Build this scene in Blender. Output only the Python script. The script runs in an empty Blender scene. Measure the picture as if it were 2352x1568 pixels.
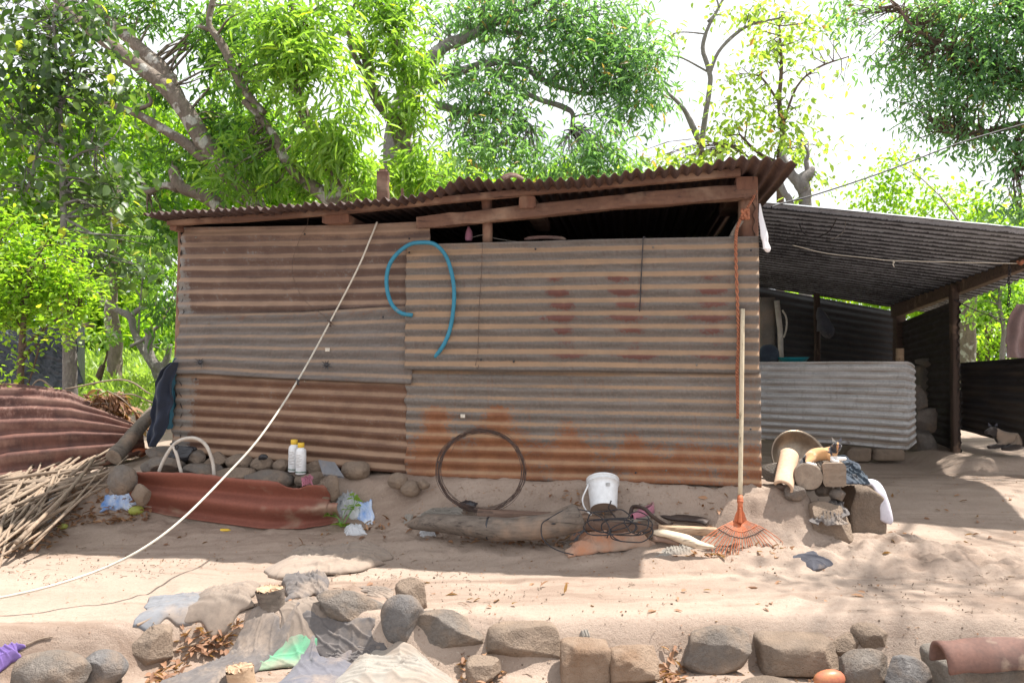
import bpy, bmesh, math, random
import numpy as np
from mathutils import Vector
R = math.radians
scn = bpy.context.scene
COL = scn.collection

# ------------------------------------------------------------------ camera, world, sun, exposure
F, CU, CV, CAMZ = 1846.0, 1176.0, 784.0, 1.10
PITCH = math.atan(36.0 / F)
cam = bpy.data.objects.new('camera', bpy.data.cameras.new('camera'))
COL.objects.link(cam)
cam.location = (0, 0, CAMZ)
cam.rotation_euler = (R(90) + PITCH, 0, 0)
cam.data.sensor_width = 36
cam.data.lens = 36 * F / 2352
cam.data.clip_start = 0.05
cam.data.clip_end = 2000
cam.data.dof.use_dof = True
cam.data.dof.focus_distance = 4.7
cam.data.dof.aperture_fstop = 4.0
scn.camera = cam
SUNV = Vector((0.92, 0.33, 2.17)).normalized()      # direction towards the sun
SUN_EL = math.asin(SUNV.z)
SUN_AZ = math.atan2(SUNV.x, SUNV.y)
w = bpy.data.worlds.new("World"); scn.world = w; w.use_nodes = True
nt = w.node_tree; nt.nodes.clear()
sky = nt.nodes.new('ShaderNodeTexSky'); sky.sky_type = 'NISHITA'; sky.sun_disc = False
sky.sun_elevation = SUN_EL; sky.sun_rotation = SUN_AZ
sky.air_density = 1.0; sky.dust_density = 3.0; sky.ozone_density = 1.0
tc = nt.nodes.new('ShaderNodeTexCoord')
ns = nt.nodes.new('ShaderNodeTexNoise'); ns.inputs['Scale'].default_value = 2.2; ns.inputs['Detail'].default_value = 5
mr = nt.nodes.new('ShaderNodeMapRange'); mr.inputs[1].default_value = .28; mr.inputs[2].default_value = .5
mr.inputs[3].default_value = .45; mr.inputs[4].default_value = 1.0
mx = nt.nodes.new('ShaderNodeMix'); mx.data_type = 'RGBA'
mx.inputs[7].default_value = (9.0, 9.2, 9.6, 1)
bg = nt.nodes.new('ShaderNodeBackground'); bg.inputs['Strength'].default_value = 0.078
ow = nt.nodes.new('ShaderNodeOutputWorld')
nt.links.new(tc.outputs['Generated'], ns.inputs['Vector']); nt.links.new(ns.outputs['Fac'], mr.inputs[0])
nt.links.new(mr.outputs[0], mx.inputs[0]); nt.links.new(sky.outputs[0], mx.inputs[6])
nt.links.new(mx.outputs[2], bg.inputs['Color']); nt.links.new(bg.outputs[0], ow.inputs[0])
sl = bpy.data.lights.new('sun', 'SUN'); sl.energy = 5.0; sl.angle = R(0.9); sl.color = (1.0, .95, .88)
so = bpy.data.objects.new('sun', sl); COL.objects.link(so)
so.rotation_euler = (-SUNV).to_track_quat('-Z', 'Y').to_euler(); so.location = (4, 2, 12)
scn.view_settings.view_transform = 'Standard'; scn.view_settings.look = 'None'
scn.view_settings.exposure = 1.0; scn.view_settings.gamma = 1

# ------------------------------------------------------------------ noise
def _h(ix, iy, iz, s):
    n = (ix * 374761393 + iy * 668265263 + iz * 2147483647 + s * 974634777) & 0x7fffffff
    n = ((n ^ (n >> 13)) * 1274126177) & 0x7fffffff
    n = ((n ^ (n >> 16)) * 974711) & 0x7fffffff
    return (n & 0xffff) / 65535.0
def vn(x, y, z=0.0, s=0):
    x, y, z = np.broadcast_arrays(np.asarray(x, float), np.asarray(y, float), np.asarray(z, float))
    ix, iy, iz = np.floor(x).astype(np.int64), np.floor(y).astype(np.int64), np.floor(z).astype(np.int64)
    fx, fy, fz = x - ix, y - iy, z - iz
    fx, fy, fz = [f * f * (3 - 2 * f) for f in (fx, fy, fz)]
    r = 0
    for a in (0, 1):
        for b in (0, 1):
            for c in (0, 1):
                r = r + _h(ix + a, iy + b, iz + c, s) * (fx if a else 1 - fx) * (fy if b else 1 - fy) * (fz if c else 1 - fz)
    return r * 2 - 1
def fbm(x, y, z=0.0, o=4, s=0):
    r, a, f = 0, .5, 1.0
    for k in range(o):
        r = r + a * vn(np.asarray(x) * f, np.asarray(y) * f, np.asarray(z) * f, s + k); a *= .5; f *= 2.03
    return r
def ss(a, b, x):
    t = np.clip((np.asarray(x, float) - a) / (b - a), 0, 1); return t * t * (3 - 2 * t)

# ------------------------------------------------------------------ geometry of the place
def P(u, v, Y):
    cx, cz = (u - CU) / F, (CV - v) / F
    d = Vector((cx, math.cos(PITCH) - cz * math.sin(PITCH), math.sin(PITCH) + cz * math.cos(PITCH)))
    return Vector((0, 0, CAMZ)) + d * (Y / d.y)
WX, WY, WS = 1.44, 4.67, 0.146           # right corner of the shed front, and how fast the front recedes to the left
def wallY(x): return WY + (WX - x) * WS
BACK = Vector((0.1445, 0.9895, 0)); ALONG = Vector((0.9895, -0.1445, 0))
def WP(u, v, off=0.0):                    # pixel -> point on the shed front, 'off' metres towards the camera
    cx = (u - CU) / F
    Y = (WY + WX * WS - off) / (1 + cx * WS / (math.cos(PITCH) - (CV - v) / F * math.sin(PITCH)))
    return P(u, v, Y)
def T(x, y):
    x = np.asarray(x, float); y = np.asarray(y, float)
    d = (wallY(x) - y) * .99
    led = .27 * (1 - ss(.04, .27 + .05 * vn(x * 3, 0, 0, 5) + .02 * ss(.9, 1.3, x), d)) * (1 - ss(1.60, 1.86, x)) + .08 * (1 - ss(.2, .62, d)) * (1 - ss(2.1, 2.7, x))
    right = ss(1.5, 1.9, x)
    bk = ss(0.0, -.9, d) * right          # ledge dies out behind, right of the shed
    led = led * (1 - bk * .9)
    lf = ss(-2.2, -3.0, x) 
    led = led * (1 - .35 * lf)
    z = led
    z = z + np.where(x < 0, .068, .068 - .026 * ss(0, 2.5, x)) * np.maximum(0, y - 4.5) * ss(4.5, 5.4, y)
    z = np.minimum(z, .98) + .12 * ss(6.72, 6.9, y + .06 * vn(x * 2, 0, 0, 8)) * ss(3.55, 3.9, x) * (1 - ss(9, 10, y))
    z = z + .10 * ss(1.9, 2.6, x) * np.exp(-((y - 5.9) / .7) ** 2) + .02 * fbm(x * 1.7, y * 1.7, 0, 3, 11)
    edge = 3.44 + .05 * vn(x * 2.3, 0, 0, 21) + .12 * ss(-.35, -.8, x) - .26 * ss(-1.25, -1.7, x)
    z = z - .19 * (1 - ss(-.15, .03, y - edge)) - .25 * (1 - ss(0.8, 2.4, y))
    return z
def G(u, v, dz=0.0):                      # pixel -> point on the ground
    a = P(u, v, 1.0) - Vector((0, 0, CAMZ))
    lo = 1.2
    t = lo
    while t < 60:
        p = Vector((0, 0, CAMZ)) + a * t
        if p.z < float(T(p.x, p.y)) + dz: break
        lo = t; t += .05
    hi = t
    for _ in range(18):
        m = (lo + hi) / 2; p = Vector((0, 0, CAMZ)) + a * m
        if p.z < float(T(p.x, p.y)) + dz: hi = m
        else: lo = m
    return Vector((0, 0, CAMZ)) + a * hi

# ------------------------------------------------------------------ object helpers
def props(o, label=None, cat=None, group=None, kind=None):
    if label: o['label'] = label
    if cat: o['category'] = cat
    if group: o['group'] = group
    if kind: o['kind'] = kind
    return o
def thing(name, label, cat, loc=(0, 0, 0), group=None):
    o = bpy.data.objects.new(name, None); COL.objects.link(o)
    o.empty_display_size = .1; o.location = loc
    return props(o, label, cat, group)
def wloc(o):
    v = Vector(o.location)
    while o.parent: o = o.parent; v = v + Vector(o.location)
    return v
def mk(name, V, Fc, mat, parent=None, smooth=True, attrs=None, uv=None, solid=0, loc=None):
    V = np.asarray(V, float).reshape(-1, 3)
    if parent is not None: org = np.array(wloc(parent))
    elif loc is not None: org = np.array(loc, float)
    else: org = np.array([V[:, 0].mean(), V[:, 1].mean(), V[:, 2].min()])
    me = bpy.data.meshes.new(name)
    if isinstance(Fc, np.ndarray):
        n, k = Fc.shape
        me.vertices.add(len(V)); me.vertices.foreach_set('co', (V - org).astype(np.float32).ravel())
        me.loops.add(n * k); me.loops.foreach_set('vertex_index', Fc.astype(np.int32).ravel())
        me.polygons.add(n); me.polygons.foreach_set('loop_start', np.arange(0, n * k, k, dtype=np.int32))
        me.polygons.foreach_set('loop_total', np.full(n, k, dtype=np.int32))
        me.update(calc_edges=True)
    else:
        me.from_pydata([tuple(p) for p in (V - org)], [], [tuple(f) for f in Fc])
    me.polygons.foreach_set('use_smooth', np.full(len(me.polygons), bool(smooth)))
    if attrs:
        for k, a in attrs.items():
            at = me.attributes.new(k, 'FLOAT', 'POINT'); at.data.foreach_set('value', np.asarray(a, np.float32).ravel())
    if uv is not None:
        li = np.empty(len(me.loops), np.int32); me.loops.foreach_get('vertex_index', li)
        ul = me.uv_layers.new(name='uv'); ul.data.foreach_set('uv', np.asarray(uv, np.float32)[li].ravel())
    me.materials.append(mat)
    me.update()
    o = bpy.data.objects.new(name, me); COL.objects.link(o)
    if parent is not None: o.parent = parent
    else: o.location = org
    if solid:
        m = o.modifiers.new('solid', 'SOLIDIFY'); m.thickness = solid; m.offset = 0
    return o
def gridf(nu, nv, close_u=False):
    i = np.arange(nu - (0 if close_u else 1)); j = np.arange(nv - 1)
    I, J = np.meshgrid(i, j, indexing='ij'); I2 = (I + 1) % nu
    return np.stack([I * nv + J, I2 * nv + J, I2 * nv + J + 1, I * nv + J + 1], -1).reshape(-1, 4)
class MB:                                  # gathers boxes, tubes, lathes into ONE mesh
    def __init__(s): s.v = []; s.f = []
    def add(s, V, Fc):
        b = len(s.v); s.v += [tuple(p) for p in V]; s.f += [tuple(int(i) + b for i in f) for f in Fc]; return s
    def beam(s, a, b, w, h, up=(0, 0, 1), taper=1.0, jit=0.0):      # box from a to b, w across, h in 'up'
        a, b = Vector(a), Vector(b); d = (b - a).normalized(); n = d.cross(Vector(up)).normalized(); q = n.cross(d)
        V = []
        L = 9; ch = min(w, h) * .12
        for k in range(L + 1):
            p = a.lerp(b, k / L); f = 1 + (taper - 1) * k / L
            for (x, y) in ((-.5, -.5 + .12), (-.5 + .12, -.5), (.5 - .12, -.5), (.5, -.5 + .12), (.5, .5 - .12), (.5 - .12, .5), (-.5 + .12, .5), (-.5, .5 - .12)):
                V.append(p + n * (x * w * f + random.uniform(-jit, jit)) + q * (y * h * f + random.uniform(-jit, jit)))
        Fc = [(k * 8 + i, k * 8 + (i + 1) % 8, k * 8 + 8 + (i + 1) % 8, k * 8 + 8 + i) for k in range(L) for i in range(8)]
        Fc += [tuple(range(7, -1, -1)), tuple(L * 8 + i for i in range(8))]
        return s.add(V, Fc)
    def tube(s, pts, rad, n=8, rough=0.0, cap=True, sq=1.0, seed=0):
        pts = [Vector(p) for p in pts]; m = len(pts)
        if not hasattr(rad, '__len__'): rad = [rad] * m
        t0 = (pts[1] - pts[0]).normalized()
        nn = t0.orthogonal().normalized(); V = []
        for i, p in enumerate(pts):
            t = (pts[min(i + 1, m - 1)] - pts[max(i - 1, 0)])
            t = t.normalized() if t.length > 1e-9 else t0
            nn = (nn - t * nn.dot(t)); nn = nn.normalized() if nn.length > 1e-6 else t.orthogonal().normalized()
            bb = t.cross(nn)
            for k in range(n):
                a = 2 * math.pi * k / n
                r = rad[i] * (1 + (rough * (float(vn(p.x * 9 + math.cos(a) * 1.5, p.y * 9 + math.sin(a) * 1.5, p.z * 9, seed))) if rough else 0))
                V.append(p + nn * math.cos(a) * r + bb * math.sin(a) * r * sq)
        Fc = [(i * n + k, i * n + (k + 1) % n, i * n + n + (k + 1) % n, i * n + n + k) for i in range(m - 1) for k in range(n)]
        if cap: Fc += [tuple(range(n - 1, -1, -1)), tuple((m - 1) * n + k for k in range(n))]
        return s.add(V, Fc)
    def lathe(s, prof, n=28, c=(0, 0, 0), M=None):     # prof: (r, z) list
        V = []
        for r, z in prof:
            for k in range(n):
                a = 2 * math.pi * k / n; p = Vector((r * math.cos(a), r * math.sin(a), z))
                if M is not None: p = M @ p
                V.append(p + Vector(c))
        m = len(prof)
        Fc = [(i * n + k, i * n + (k + 1) % n, i * n + n + (k + 1) % n, i * n + n + k) for i in range(m - 1) for k in range(n)]
        return s.add(V, Fc)
    def build(s, name, mat, parent=None, smooth=True, loc=None):
        o = mk(name, np.array([tuple(p) for p in s.v]), s.f, mat, parent, smooth, loc=loc)
        return o
def autosm(o, ang=40):
    me = o.data
    bm = bmesh.new(); bm.from_mesh(me)
    for e in bm.edges:
        if len(e.link_faces) == 2 and e.calc_face_angle(0) > R(ang): e.smooth = False
    bm.to_mesh(me); bm.free(); return o
def spline(pts, n):                        # Catmull-Rom through points
    A = np.array([tuple(p) for p in pts], float); A = np.vstack([2 * A[0] - A[1], A, 2 * A[-1] - A[-2]])
    m = len(A) - 3; out = []
    for q in np.linspace(0, m, n):
        i = min(int(q), m - 1); t = q - i; a, b, c, d = A[i:i + 4]
        out.append(.5 * ((2 * b) + (-a + c) * t + (2 * a - 5 * b + 4 * c - d) * t * t + (-a + 3 * b - 3 * c + d) * t ** 3))
    return np.array(out)
def lerp_list(pts, q):
    pts = np.array([tuple(p) for p in pts], float); k = np.linspace(0, 1, len(pts))
    return np.stack([np.interp(q, k, pts[:, i]) for i in range(pts.shape[1])], -1)

# ------------------------------------------------------------------ materials
def newmat(name):
    m = bpy.data.materials.new(name); m.use_nodes = True; n = m.node_tree; n.nodes.clear()
    o = n.nodes.new('ShaderNodeOutputMaterial'); b = n.nodes.new('ShaderNodeBsdfPrincipled')
    n.links.new(b.outputs[0], o.inputs[0]); return m, n, b, o
def N(n, t, **k):
    x = n.nodes.new(t)
    for a, v in k.items():
        if a[0] == 'i': x.inputs[int(a[1:])].default_value = v
        else: setattr(x, a, v)
    return x
def noise(n, vec, sc, det=4, rough=.55, dist=0):
    x = N(n, 'ShaderNodeTexNoise'); x.inputs['Scale'].default_value = sc; x.inputs['Detail'].default_value = det
    x.inputs['Roughness'].default_value = rough; x.inputs['Distortion'].default_value = dist
    if vec is not None: n.links.new(vec, x.inputs['Vector'])
    return x.outputs['Fac']
def rng(n, f, a, b, c=0., d=1.):
    x = N(n, 'ShaderNodeMapRange', i1=a, i2=b, i3=c, i4=d); n.links.new(f, x.inputs[0]); return x.outputs[0]
def mixc(n, f, a, b, bt='MIX'):
    x = N(n, 'ShaderNodeMix', data_type='RGBA', blend_type=bt)
    for i, q in ((0, f), (6, a), (7, b)):
        if isinstance(q, (int, float)): x.inputs[i].default_value = q
        elif isinstance(q, tuple): x.inputs[i].default_value = (q + (1,))[:4]
        else: n.links.new(q, x.inputs[i])
    return x.outputs[2]
def mth(n, op, a, b=0.0):
    x = N(n, 'ShaderNodeMath', operation=op)
    for i, q in ((0, a), (1, b)):
        if isinstance(q, (int, float)): x.inputs[i].default_value = q
        else: n.links.new(q, x.inputs[i])
    return x.outputs[0]
def bump(n, b, h, st=.3, dist=.01):
    x = N(n, 'ShaderNodeBump'); x.inputs['Strength'].default_value = st; x.inputs['Distance'].default_value = dist
    n.links.new(h, x.inputs['Height']); n.links.new(x.outputs[0], b.inputs['Normal'])
def ocoord(n, sc=(1, 1, 1), what='Object', rot=(0, 0, 0)):
    t = N(n, 'ShaderNodeTexCoord'); m = N(n, 'ShaderNodeMapping'); m.inputs['Scale'].default_value = sc
    m.inputs['Rotation'].default_value = rot
    n.links.new(t.outputs[what], m.inputs[0]); return m.outputs[0]
def simple(name, c1, c2=None, sc=20, rough=.7, b=.3, bd=.004, sc2=90, metal=0, stretch=(1, 1, 1), spec=.3, trans=0, dust=0, dsc=6):
    m, n, p, o = newmat(name); v = ocoord(n, stretch); c2 = c2 or tuple(x * .7 for x in c1)
    f = noise(n, v, sc, 5, .6); f2 = noise(n, v, sc2, 3, .6)
    col = mixc(n, rng(n, f, .35, .65), c1, c2)
    col = mixc(n, rng(n, f2, .3, .7, 0, .35), col, tuple(x * .55 for x in c2))
    if dust:
        dm = rng(n, noise(n, ocoord(n), dsc, 5, .6), .62 - dust * .35, .72 - dust * .2)
        col = mixc(n, dm, col, (.36, .27, .20))
    n.links.new(col, p.inputs['Base Color']); p.inputs['Roughness'].default_value = rough
    p.inputs['Metallic'].default_value = metal; p.inputs['Specular IOR Level'].default_value = spec
    if trans: p.inputs['Transmission Weight'].default_value = trans
    if b: bump(n, p, mth(n, 'ADD', f, mth(n, 'MULTIPLY', f2, .5)), b, bd)
    return m
def sheetmat(name, rustA, rustB, galv, dustc=(.30, .205, .135), rough=.72, speck=.3, seed=0.0):
    m, n, p, o = newmat(name)
    uv = N(n, 'ShaderNodeUVMap'); uv.uv_map = 'uv'
    mp = N(n, 'ShaderNodeMapping'); mp.inputs['Scale'].default_value = (1, .076, 1); mp.inputs['Location'].default_value = (seed, seed * 1.7, 0)
    n.links.new(uv.outputs[0], mp.inputs[0]); v = mp.outputs[0]
    mp2 = N(n, 'ShaderNodeMapping'); mp2.inputs['Scale'].default_value = (.35, 1.6, 1); n.links.new(v, mp2.inputs[0])
    n1 = noise(n, v, 9, 6, .65); n2 = noise(n, v, 60, 4, .7); n3 = noise(n, mp2.outputs[0], 14, 5, .6); n4 = noise(n, v, 220, 2, .6)
    ra = N(n, 'ShaderNodeAttribute', attribute_name='rust'); da = N(n, 'ShaderNodeAttribute', attribute_name='dust')
    g = mixc(n, rng(n, n3, .35, .65), galv, tuple(c * .68 for c in galv))
    g = mixc(n, rng(n, n2, .45, .7, 0, .5), g, tuple(c * 1.35 for c in galv))
    r = mixc(n, rng(n, n1, .35, .65), rustA, rustB)
    r = mixc(n, rng(n, n4, .4, .7, 0, speck), r, tuple(c * .5 for c in rustB))
    rf = mth(n, 'ADD', ra.outputs['Fac'], mth(n, 'MULTIPLY', mth(n, 'SUBTRACT', n1, .5), 1.1))
    rf = mth(n, 'ADD', rf, mth(n, 'MULTIPLY', mth(n, 'SUBTRACT', n2, .5), 1.5))
    c = mixc(n, rng(n, rf, .34, .66), g, r)
    mp3 = N(n, 'ShaderNodeMapping'); mp3.inputs['Scale'].default_value = (5, .5, 1); n.links.new(v, mp3.inputs[0]); n5 = noise(n, mp3.outputs[0], 9, 5, .65)
    c = mixc(n, rng(n, n5, .55, .72, 0, .4), c, tuple(q * .8 for q in rustB))
    df = mth(n, 'ADD', da.outputs['Fac'], mth(n, 'MULTIPLY', mth(n, 'SUBTRACT', n3, .5), .7))
    df = mth(n, 'ADD', df, mth(n, 'MULTIPLY', mth(n, 'SUBTRACT', n2, .5), .35))
    dc = mixc(n, rng(n, n1, .3, .7), dustc, tuple(q * .8 for q in dustc))
    c = mixc(n, rng(n, df, .32, .78, 0, .92), c, dc)
    n.links.new(c, p.inputs['Base Color']); p.inputs['Roughness'].default_value = rough
    p.inputs['Specular IOR Level'].default_value = .35
    bump(n, p, mth(n, 'ADD', n2, n1), .25, .002)
    return m
def leafmat(name, c1, c2, trans=.45, yel=(.5, .5, .05), rough=.4):
    m, n, p, o = newmat(name)
    a = N(n, 'ShaderNodeAttribute', attribute_name='lv')
    cr = N(n, 'ShaderNodeValToRGB'); n.links.new(a.outputs['Fac'], cr.inputs[0])
    e = cr.color_ramp.elements; e[0].position = 0; e[0].color = c2 + (1,); e[1].position = .93; e[1].color = c1 + (1,)
    e2 = cr.color_ramp.elements.new(1.0); e2.color = yel + (1,)
    n.links.new(cr.outputs[0], p.inputs['Base Color']); p.inputs['Roughness'].default_value = rough
    p.inputs['Specular IOR Level'].default_value = .4
    t = N(n, 'ShaderNodeBsdfTranslucent')
    tcol = mixc(n, 1.0, cr.outputs[0], (2.1, 2.3, .75), 'MULTIPLY')
    n.links.new(tcol, t.inputs['Color'])
    ms = N(n, 'ShaderNodeMixShader', i0=trans); n.links.new(p.outputs[0], ms.inputs[1]); n.links.new(t.outputs[0], ms.inputs[2])
    n.links.new(ms.outputs[0], o.inputs[0]); return m
def barkmat(name, c1, c2, patch=(.42, .40, .36), pm=.58):
    m, n, p, o = newmat(name); v = ocoord(n, (1, 1, .45)); v2 = ocoord(n)
    f = noise(n, v, 16, 6, .65); g = noise(n, v2, 7, 4, .5); h = noise(n, v, 60, 3, .6)
    c = mixc(n, rng(n, f, .35, .65), c1, c2)
    c = mixc(n, rng(n, g, pm, pm + .05), c, patch)
    c = mixc(n, rng(n, h, .4, .7, 0, .4), c, tuple(x * .5 for x in c2))
    n.links.new(c, p.inputs['Base Color']); p.inputs['Roughness'].default_value = .9
    bump(n, p, mth(n, 'ADD', f, h), .6, .02); return m
def groundmat():
    m, n, p, o = newmat('dry_earth')
    v = ocoord(n, (1, 1, 1)); vs = ocoord(n, (.28, 1.5, 1), rot=(0, 0, R(6)))
    big = noise(n, v, .9, 4, .5); med = noise(n, vs, 3.2, 6, .62, .4); fine = noise(n, v, 70, 5, .7); grit = noise(n, v, 260, 2, .6)
    c = mixc(n, rng(n, med, .33, .67), (.40, .315, .255), (.275, .208, .165))
    c = mixc(n, rng(n, big, .42, .62, 0, .7), c, (.34, .27, .22))
    dk = noise(n, vs, 1.7, 6, .7, .8); c = mixc(n, rng(n, dk, .50, .66, 0, .8), c, (.20, .142, .108))
    c = mixc(n, rng(n, fine, .52, .72, 0, .5), c, (.20, .135, .098))
    sp = noise(n, v, 38, 3, .7); c = mixc(n, rng(n, sp, .68, .72, 0, .55), c, (.10, .065, .05))
    sh = noise(n, v, 120, 2, .5); c = mixc(n, rng(n, sh, .70, .74, 0, .5), c, (.55, .48, .40))
    # grass-grown soil further off
    sx = N(n, 'ShaderNodeSeparateXYZ'); t = N(n, 'ShaderNodeTexCoord'); n.links.new(t.outputs['Object'], sx.inputs[0])
    far = rng(n, mth(n, 'ADD', sx.outputs[1], mth(n, 'MULTIPLY', mth(n, 'SUBTRACT', big, .5), 4.0)), 9.0, 11.5)
    gr = mixc(n, rng(n, fine, .3, .7), (.13, .17, .04), (.22, .20, .08))
    c = mixc(n, far, c, gr)
    n.links.new(c, p.inputs['Base Color']); p.inputs['Roughness'].default_value = .95; p.inputs['Specular IOR Level'].default_value = .15
    h = mth(n, 'ADD', mth(n, 'MULTIPLY', med, 2.2), mth(n, 'ADD', fine, mth(n, 'MULTIPLY', grit, .5)))
    bump(n, p, h, .6, .011); return m
def stonemat(name, c1, c2, dust=.5):
    m, n, p, o = newmat(name); v = ocoord(n)
    f = noise(n, v, 9, 6, .6); g = noise(n, v, 75, 4, .7); h = noise(n, v, 220, 2, .6)
    c = mixc(n, rng(n, f, .3, .7), c1, c2)
    c = mixc(n, rng(n, noise(n, v, 3, 4), .4, .6, 0, .6), c, tuple(x * .62 for x in c2))
    c = mixc(n, rng(n, g, .42, .7, 0, .4), c, tuple(x * .5 for x in c2))
    c = mixc(n, rng(n, h, .62, .74, 0, .25), c, (.36, .32, .28))
    c = mixc(n, rng(n, noise(n, v, 4.5, 5, .6), .62 - dust * .3, .75 - dust * .2, 0, .75), c, (.34, .255, .19))
    n.links.new(c, p.inputs['Base Color']); p.inputs['Roughness'].default_value = .92; p.inputs['Specular IOR Level'].default_value = .2
    bump(n, p, mth(n, 'ADD', f, mth(n, 'ADD', g, mth(n, 'MULTIPLY', h, .5))), .9, .016); return m
def woodmat(name, c1, c2, axis=0, sc=10, dust=.3):
    st = [5, 5, 5]; st[axis] = .6
    m, n, p, o = newmat(name); v = ocoord(n, tuple(st)); v2 = ocoord(n)
    f = noise(n, v, sc, 6, .6, .6); g = noise(n, v2, 60, 4, .6)
    c = mixc(n, rng(n, f, .3, .7), c1, c2)
    c = mixc(n, rng(n, f, .60, .66, 0, .75), c, tuple(x * .35 for x in c2))
    c = mixc(n, rng(n, g, .55, .75, 0, .4), c, tuple(x * .5 for x in c2))
    c = mixc(n, rng(n, noise(n, v2, 5, 4), .6 - dust * .25, .75 - dust * .2, 0, .6), c, (.33, .22, .15))
    n.links.new(c, p.inputs['Base Color']); p.inputs['Roughness'].default_value = .85
    bump(n, p, mth(n, 'ADD', f, mth(n, 'MULTIPLY', g, .4)), .5, .006); return m
def clothmat(name, c1, c2=None, dust=.4, sheen=.3):
    m, n, p, o = newmat(name); v = ocoord(n); c2 = c2 or tuple(x * .75 for x in c1)
    f = noise(n, v, 8, 5, .6); wv = noise(n, v, 400, 2, .5)
    c = mixc(n, rng(n, f, .35, .65), c1, c2)
    c = mixc(n, rng(n, noise(n, v, 5, 5, .65), .64 - dust * .35, .76 - dust * .2, 0, .7), c, (.29, .225, .175))
    c = mixc(n, rng(n, noise(n, v, 55, 3, .6), .5, .75, 0, .35), c, tuple(x * .6 for x in c2))
    n.links.new(c, p.inputs['Base Color']); p.inputs['Roughness'].default_value = .9
    p.inputs['Sheen Weight'].default_value = sheen * .3
    bump(n, p, mth(n, 'ADD', mth(n, 'MULTIPLY', wv, .3), noise(n, v, 30, 4)), .4, .004); return m

M = {}
M['ground'] = groundmat()
M['wood_red'] = woodmat('wood_red', (.175, .092, .058), (.105, .054, .038), 0, 8, .5)
M['wood_redz'] = woodmat('wood_redz', (.19, .09, .055), (.12, .055, .036), 2, 8, .45)
M['wood_grey'] = woodmat('wood_grey', (.26, .20, .15), (.17, .12, .085), 0, 8, .6)
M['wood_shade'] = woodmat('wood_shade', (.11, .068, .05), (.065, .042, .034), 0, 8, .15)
M['wood_tan'] = woodmat('wood_tan', (.45, .32, .21), (.33, .22, .14), 0, 8, .4)
M['wood_pale'] = woodmat('wood_pale', (.60, .50, .38), (.45, .36, .26), 0, 8, .2)
M['handle'] = woodmat('handle_wood', (.60, .52, .38), (.46, .38, .26), 2, 12, .1)
M['wood_dark'] = woodmat('wood_dark', (.06, .036, .026), (.035, .022, .016), 2, 8, .05)
M['endgrain'] = simple('end_grain', (.33, .26, .20), (.22, .165, .125), 14, .9, .5, .01, 70)
M['log'] = woodmat('log_bark', (.185, .15, .122), (.085, .066, .054), 0, 11, .35)
M['cane'] = woodmat('dry_cane', (.31, .235, .17), (.17, .125, .09), 0, 6, .3)
M['stone'] = stonemat('stone', (.235, .205, .18), (.14, .12, .105), .6)
M['stone_b'] = stonemat('stone_bluish', (.225, .212, .205), (.13, .122, .12), .55)
M['stone_d'] = stonemat('stone_dusty', (.27, .21, .165), (.18, .138, .105), .8)
M['brick'] = stonemat('clay_brick', (.26, .165, .105), (.17, .105, .068), .95)
M['concrete'] = stonemat('concrete', (.30, .27, .235), (.24, .21, .18), .5)
M['hose_blue'] = simple('blue_hose', (.035, .22, .33), (.03, .18, .27), 9, .55, .05, .001, 60, dust=.15)
M['white_pl'] = simple('white_plastic', (.74, .76, .78), (.70, .71, .72), 5, .35, .03, .001, 40, spec=.5)
M['bucket_base'] = simple('bucket_base', (.36, .29, .24), (.30, .235, .19), 12, .8, .1, .002)
M['yellow_pl'] = simple('yellow_plastic', (.72, .48, .05), (.68, .44, .05), 8, .4, .03, .001, 40)
M['orange_pl'] = simple('orange_plastic', (.56, .17, .07), (.44, .13, .065), 12, .6, .1, .001, 60, dust=.35)
M['label_green'] = simple('label_green', (.04, .14, .08), None, 8, .5, 0)
M['black_pl'] = simple('black_plastic', (.018, .018, .022), (.03, .03, .035), 12, .4, .2, .003, 60, spec=.5)
M['cable'] = simple('black_cable', (.022, .022, .03), (.05, .045, .045), 12, .55, .05, .001, 60)
M['wire'] = simple('rusty_wire', (.07, .05, .045), (.10, .06, .045), 30, .6, .05, .001)
M['rope_w'] = simple('white_rope', (.66, .62, .54), (.52, .47, .39), 60, .8, .4, .002, 200)
M['rope_o'] = simple('orange_rope', (.42, .17, .09), (.27, .10, .06), 60, .9, .6, .003, 200)
M['rope_g'] = simple('grey_rope', (.25, .22, .19), (.16, .14, .12), 60, .9, .6, .003, 200)
M['tile_red'] = simple('red_painted_sheet', (.27, .098, .068), (.215, .078, .056), 3, .85, .25, .004, 70, dust=.22, dsc=2.2)
M['tile_tan'] = simple('tan_clay_tile', (.62, .44, .31), (.50, .34, .23), 6, .85, .3, .004, 70)
M['tile_clay'] = simple('clay_tile', (.20, .105, .082), (.10, .072, .065), 3, .85, .35, .004, 70, dust=.3)
M['hose_w'] = simple('white_hose', (.56, .52, .46), (.42, .37, .32), 14, .5, .05, .001, 60)
M['basin'] = simple('tarnished_metal', (.30, .24, .18), (.17, .13, .10), 6, .32, .1, .001, 60, metal=.9)
M['pink'] = clothmat('pink_canvas', (.42, .16, .22), (.36, .14, .19), .2)
M['belt'] = simple('brown_leather', (.08, .055, .045), (.05, .035, .03), 20, .6, .3, .002)
M['teal'] = simple('teal_plastic', (.02, .30, .36), None, 6, .4, .05, .001)
M['denim_dark'] = clothmat('dark_trousers', (.020, .027, .048), (.012, .018, .034), .0)
M['teal_cloth'] = clothmat('teal_cloth', (.035, .14, .20), None, .0)
M['tarp'] = simple('black_tarp', (.016, .020, .028), (.03, .036, .045), 4, .45, .3, .01, 30, spec=.5)
M['c_grey'] = clothmat('grey_cloth', (.125, .11, .105), (.088, .078, .076), .45)
M['c_blue'] = clothmat('pale_blue_cloth', (.18, .185, .20), (.14, .14, .15), .45)
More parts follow.
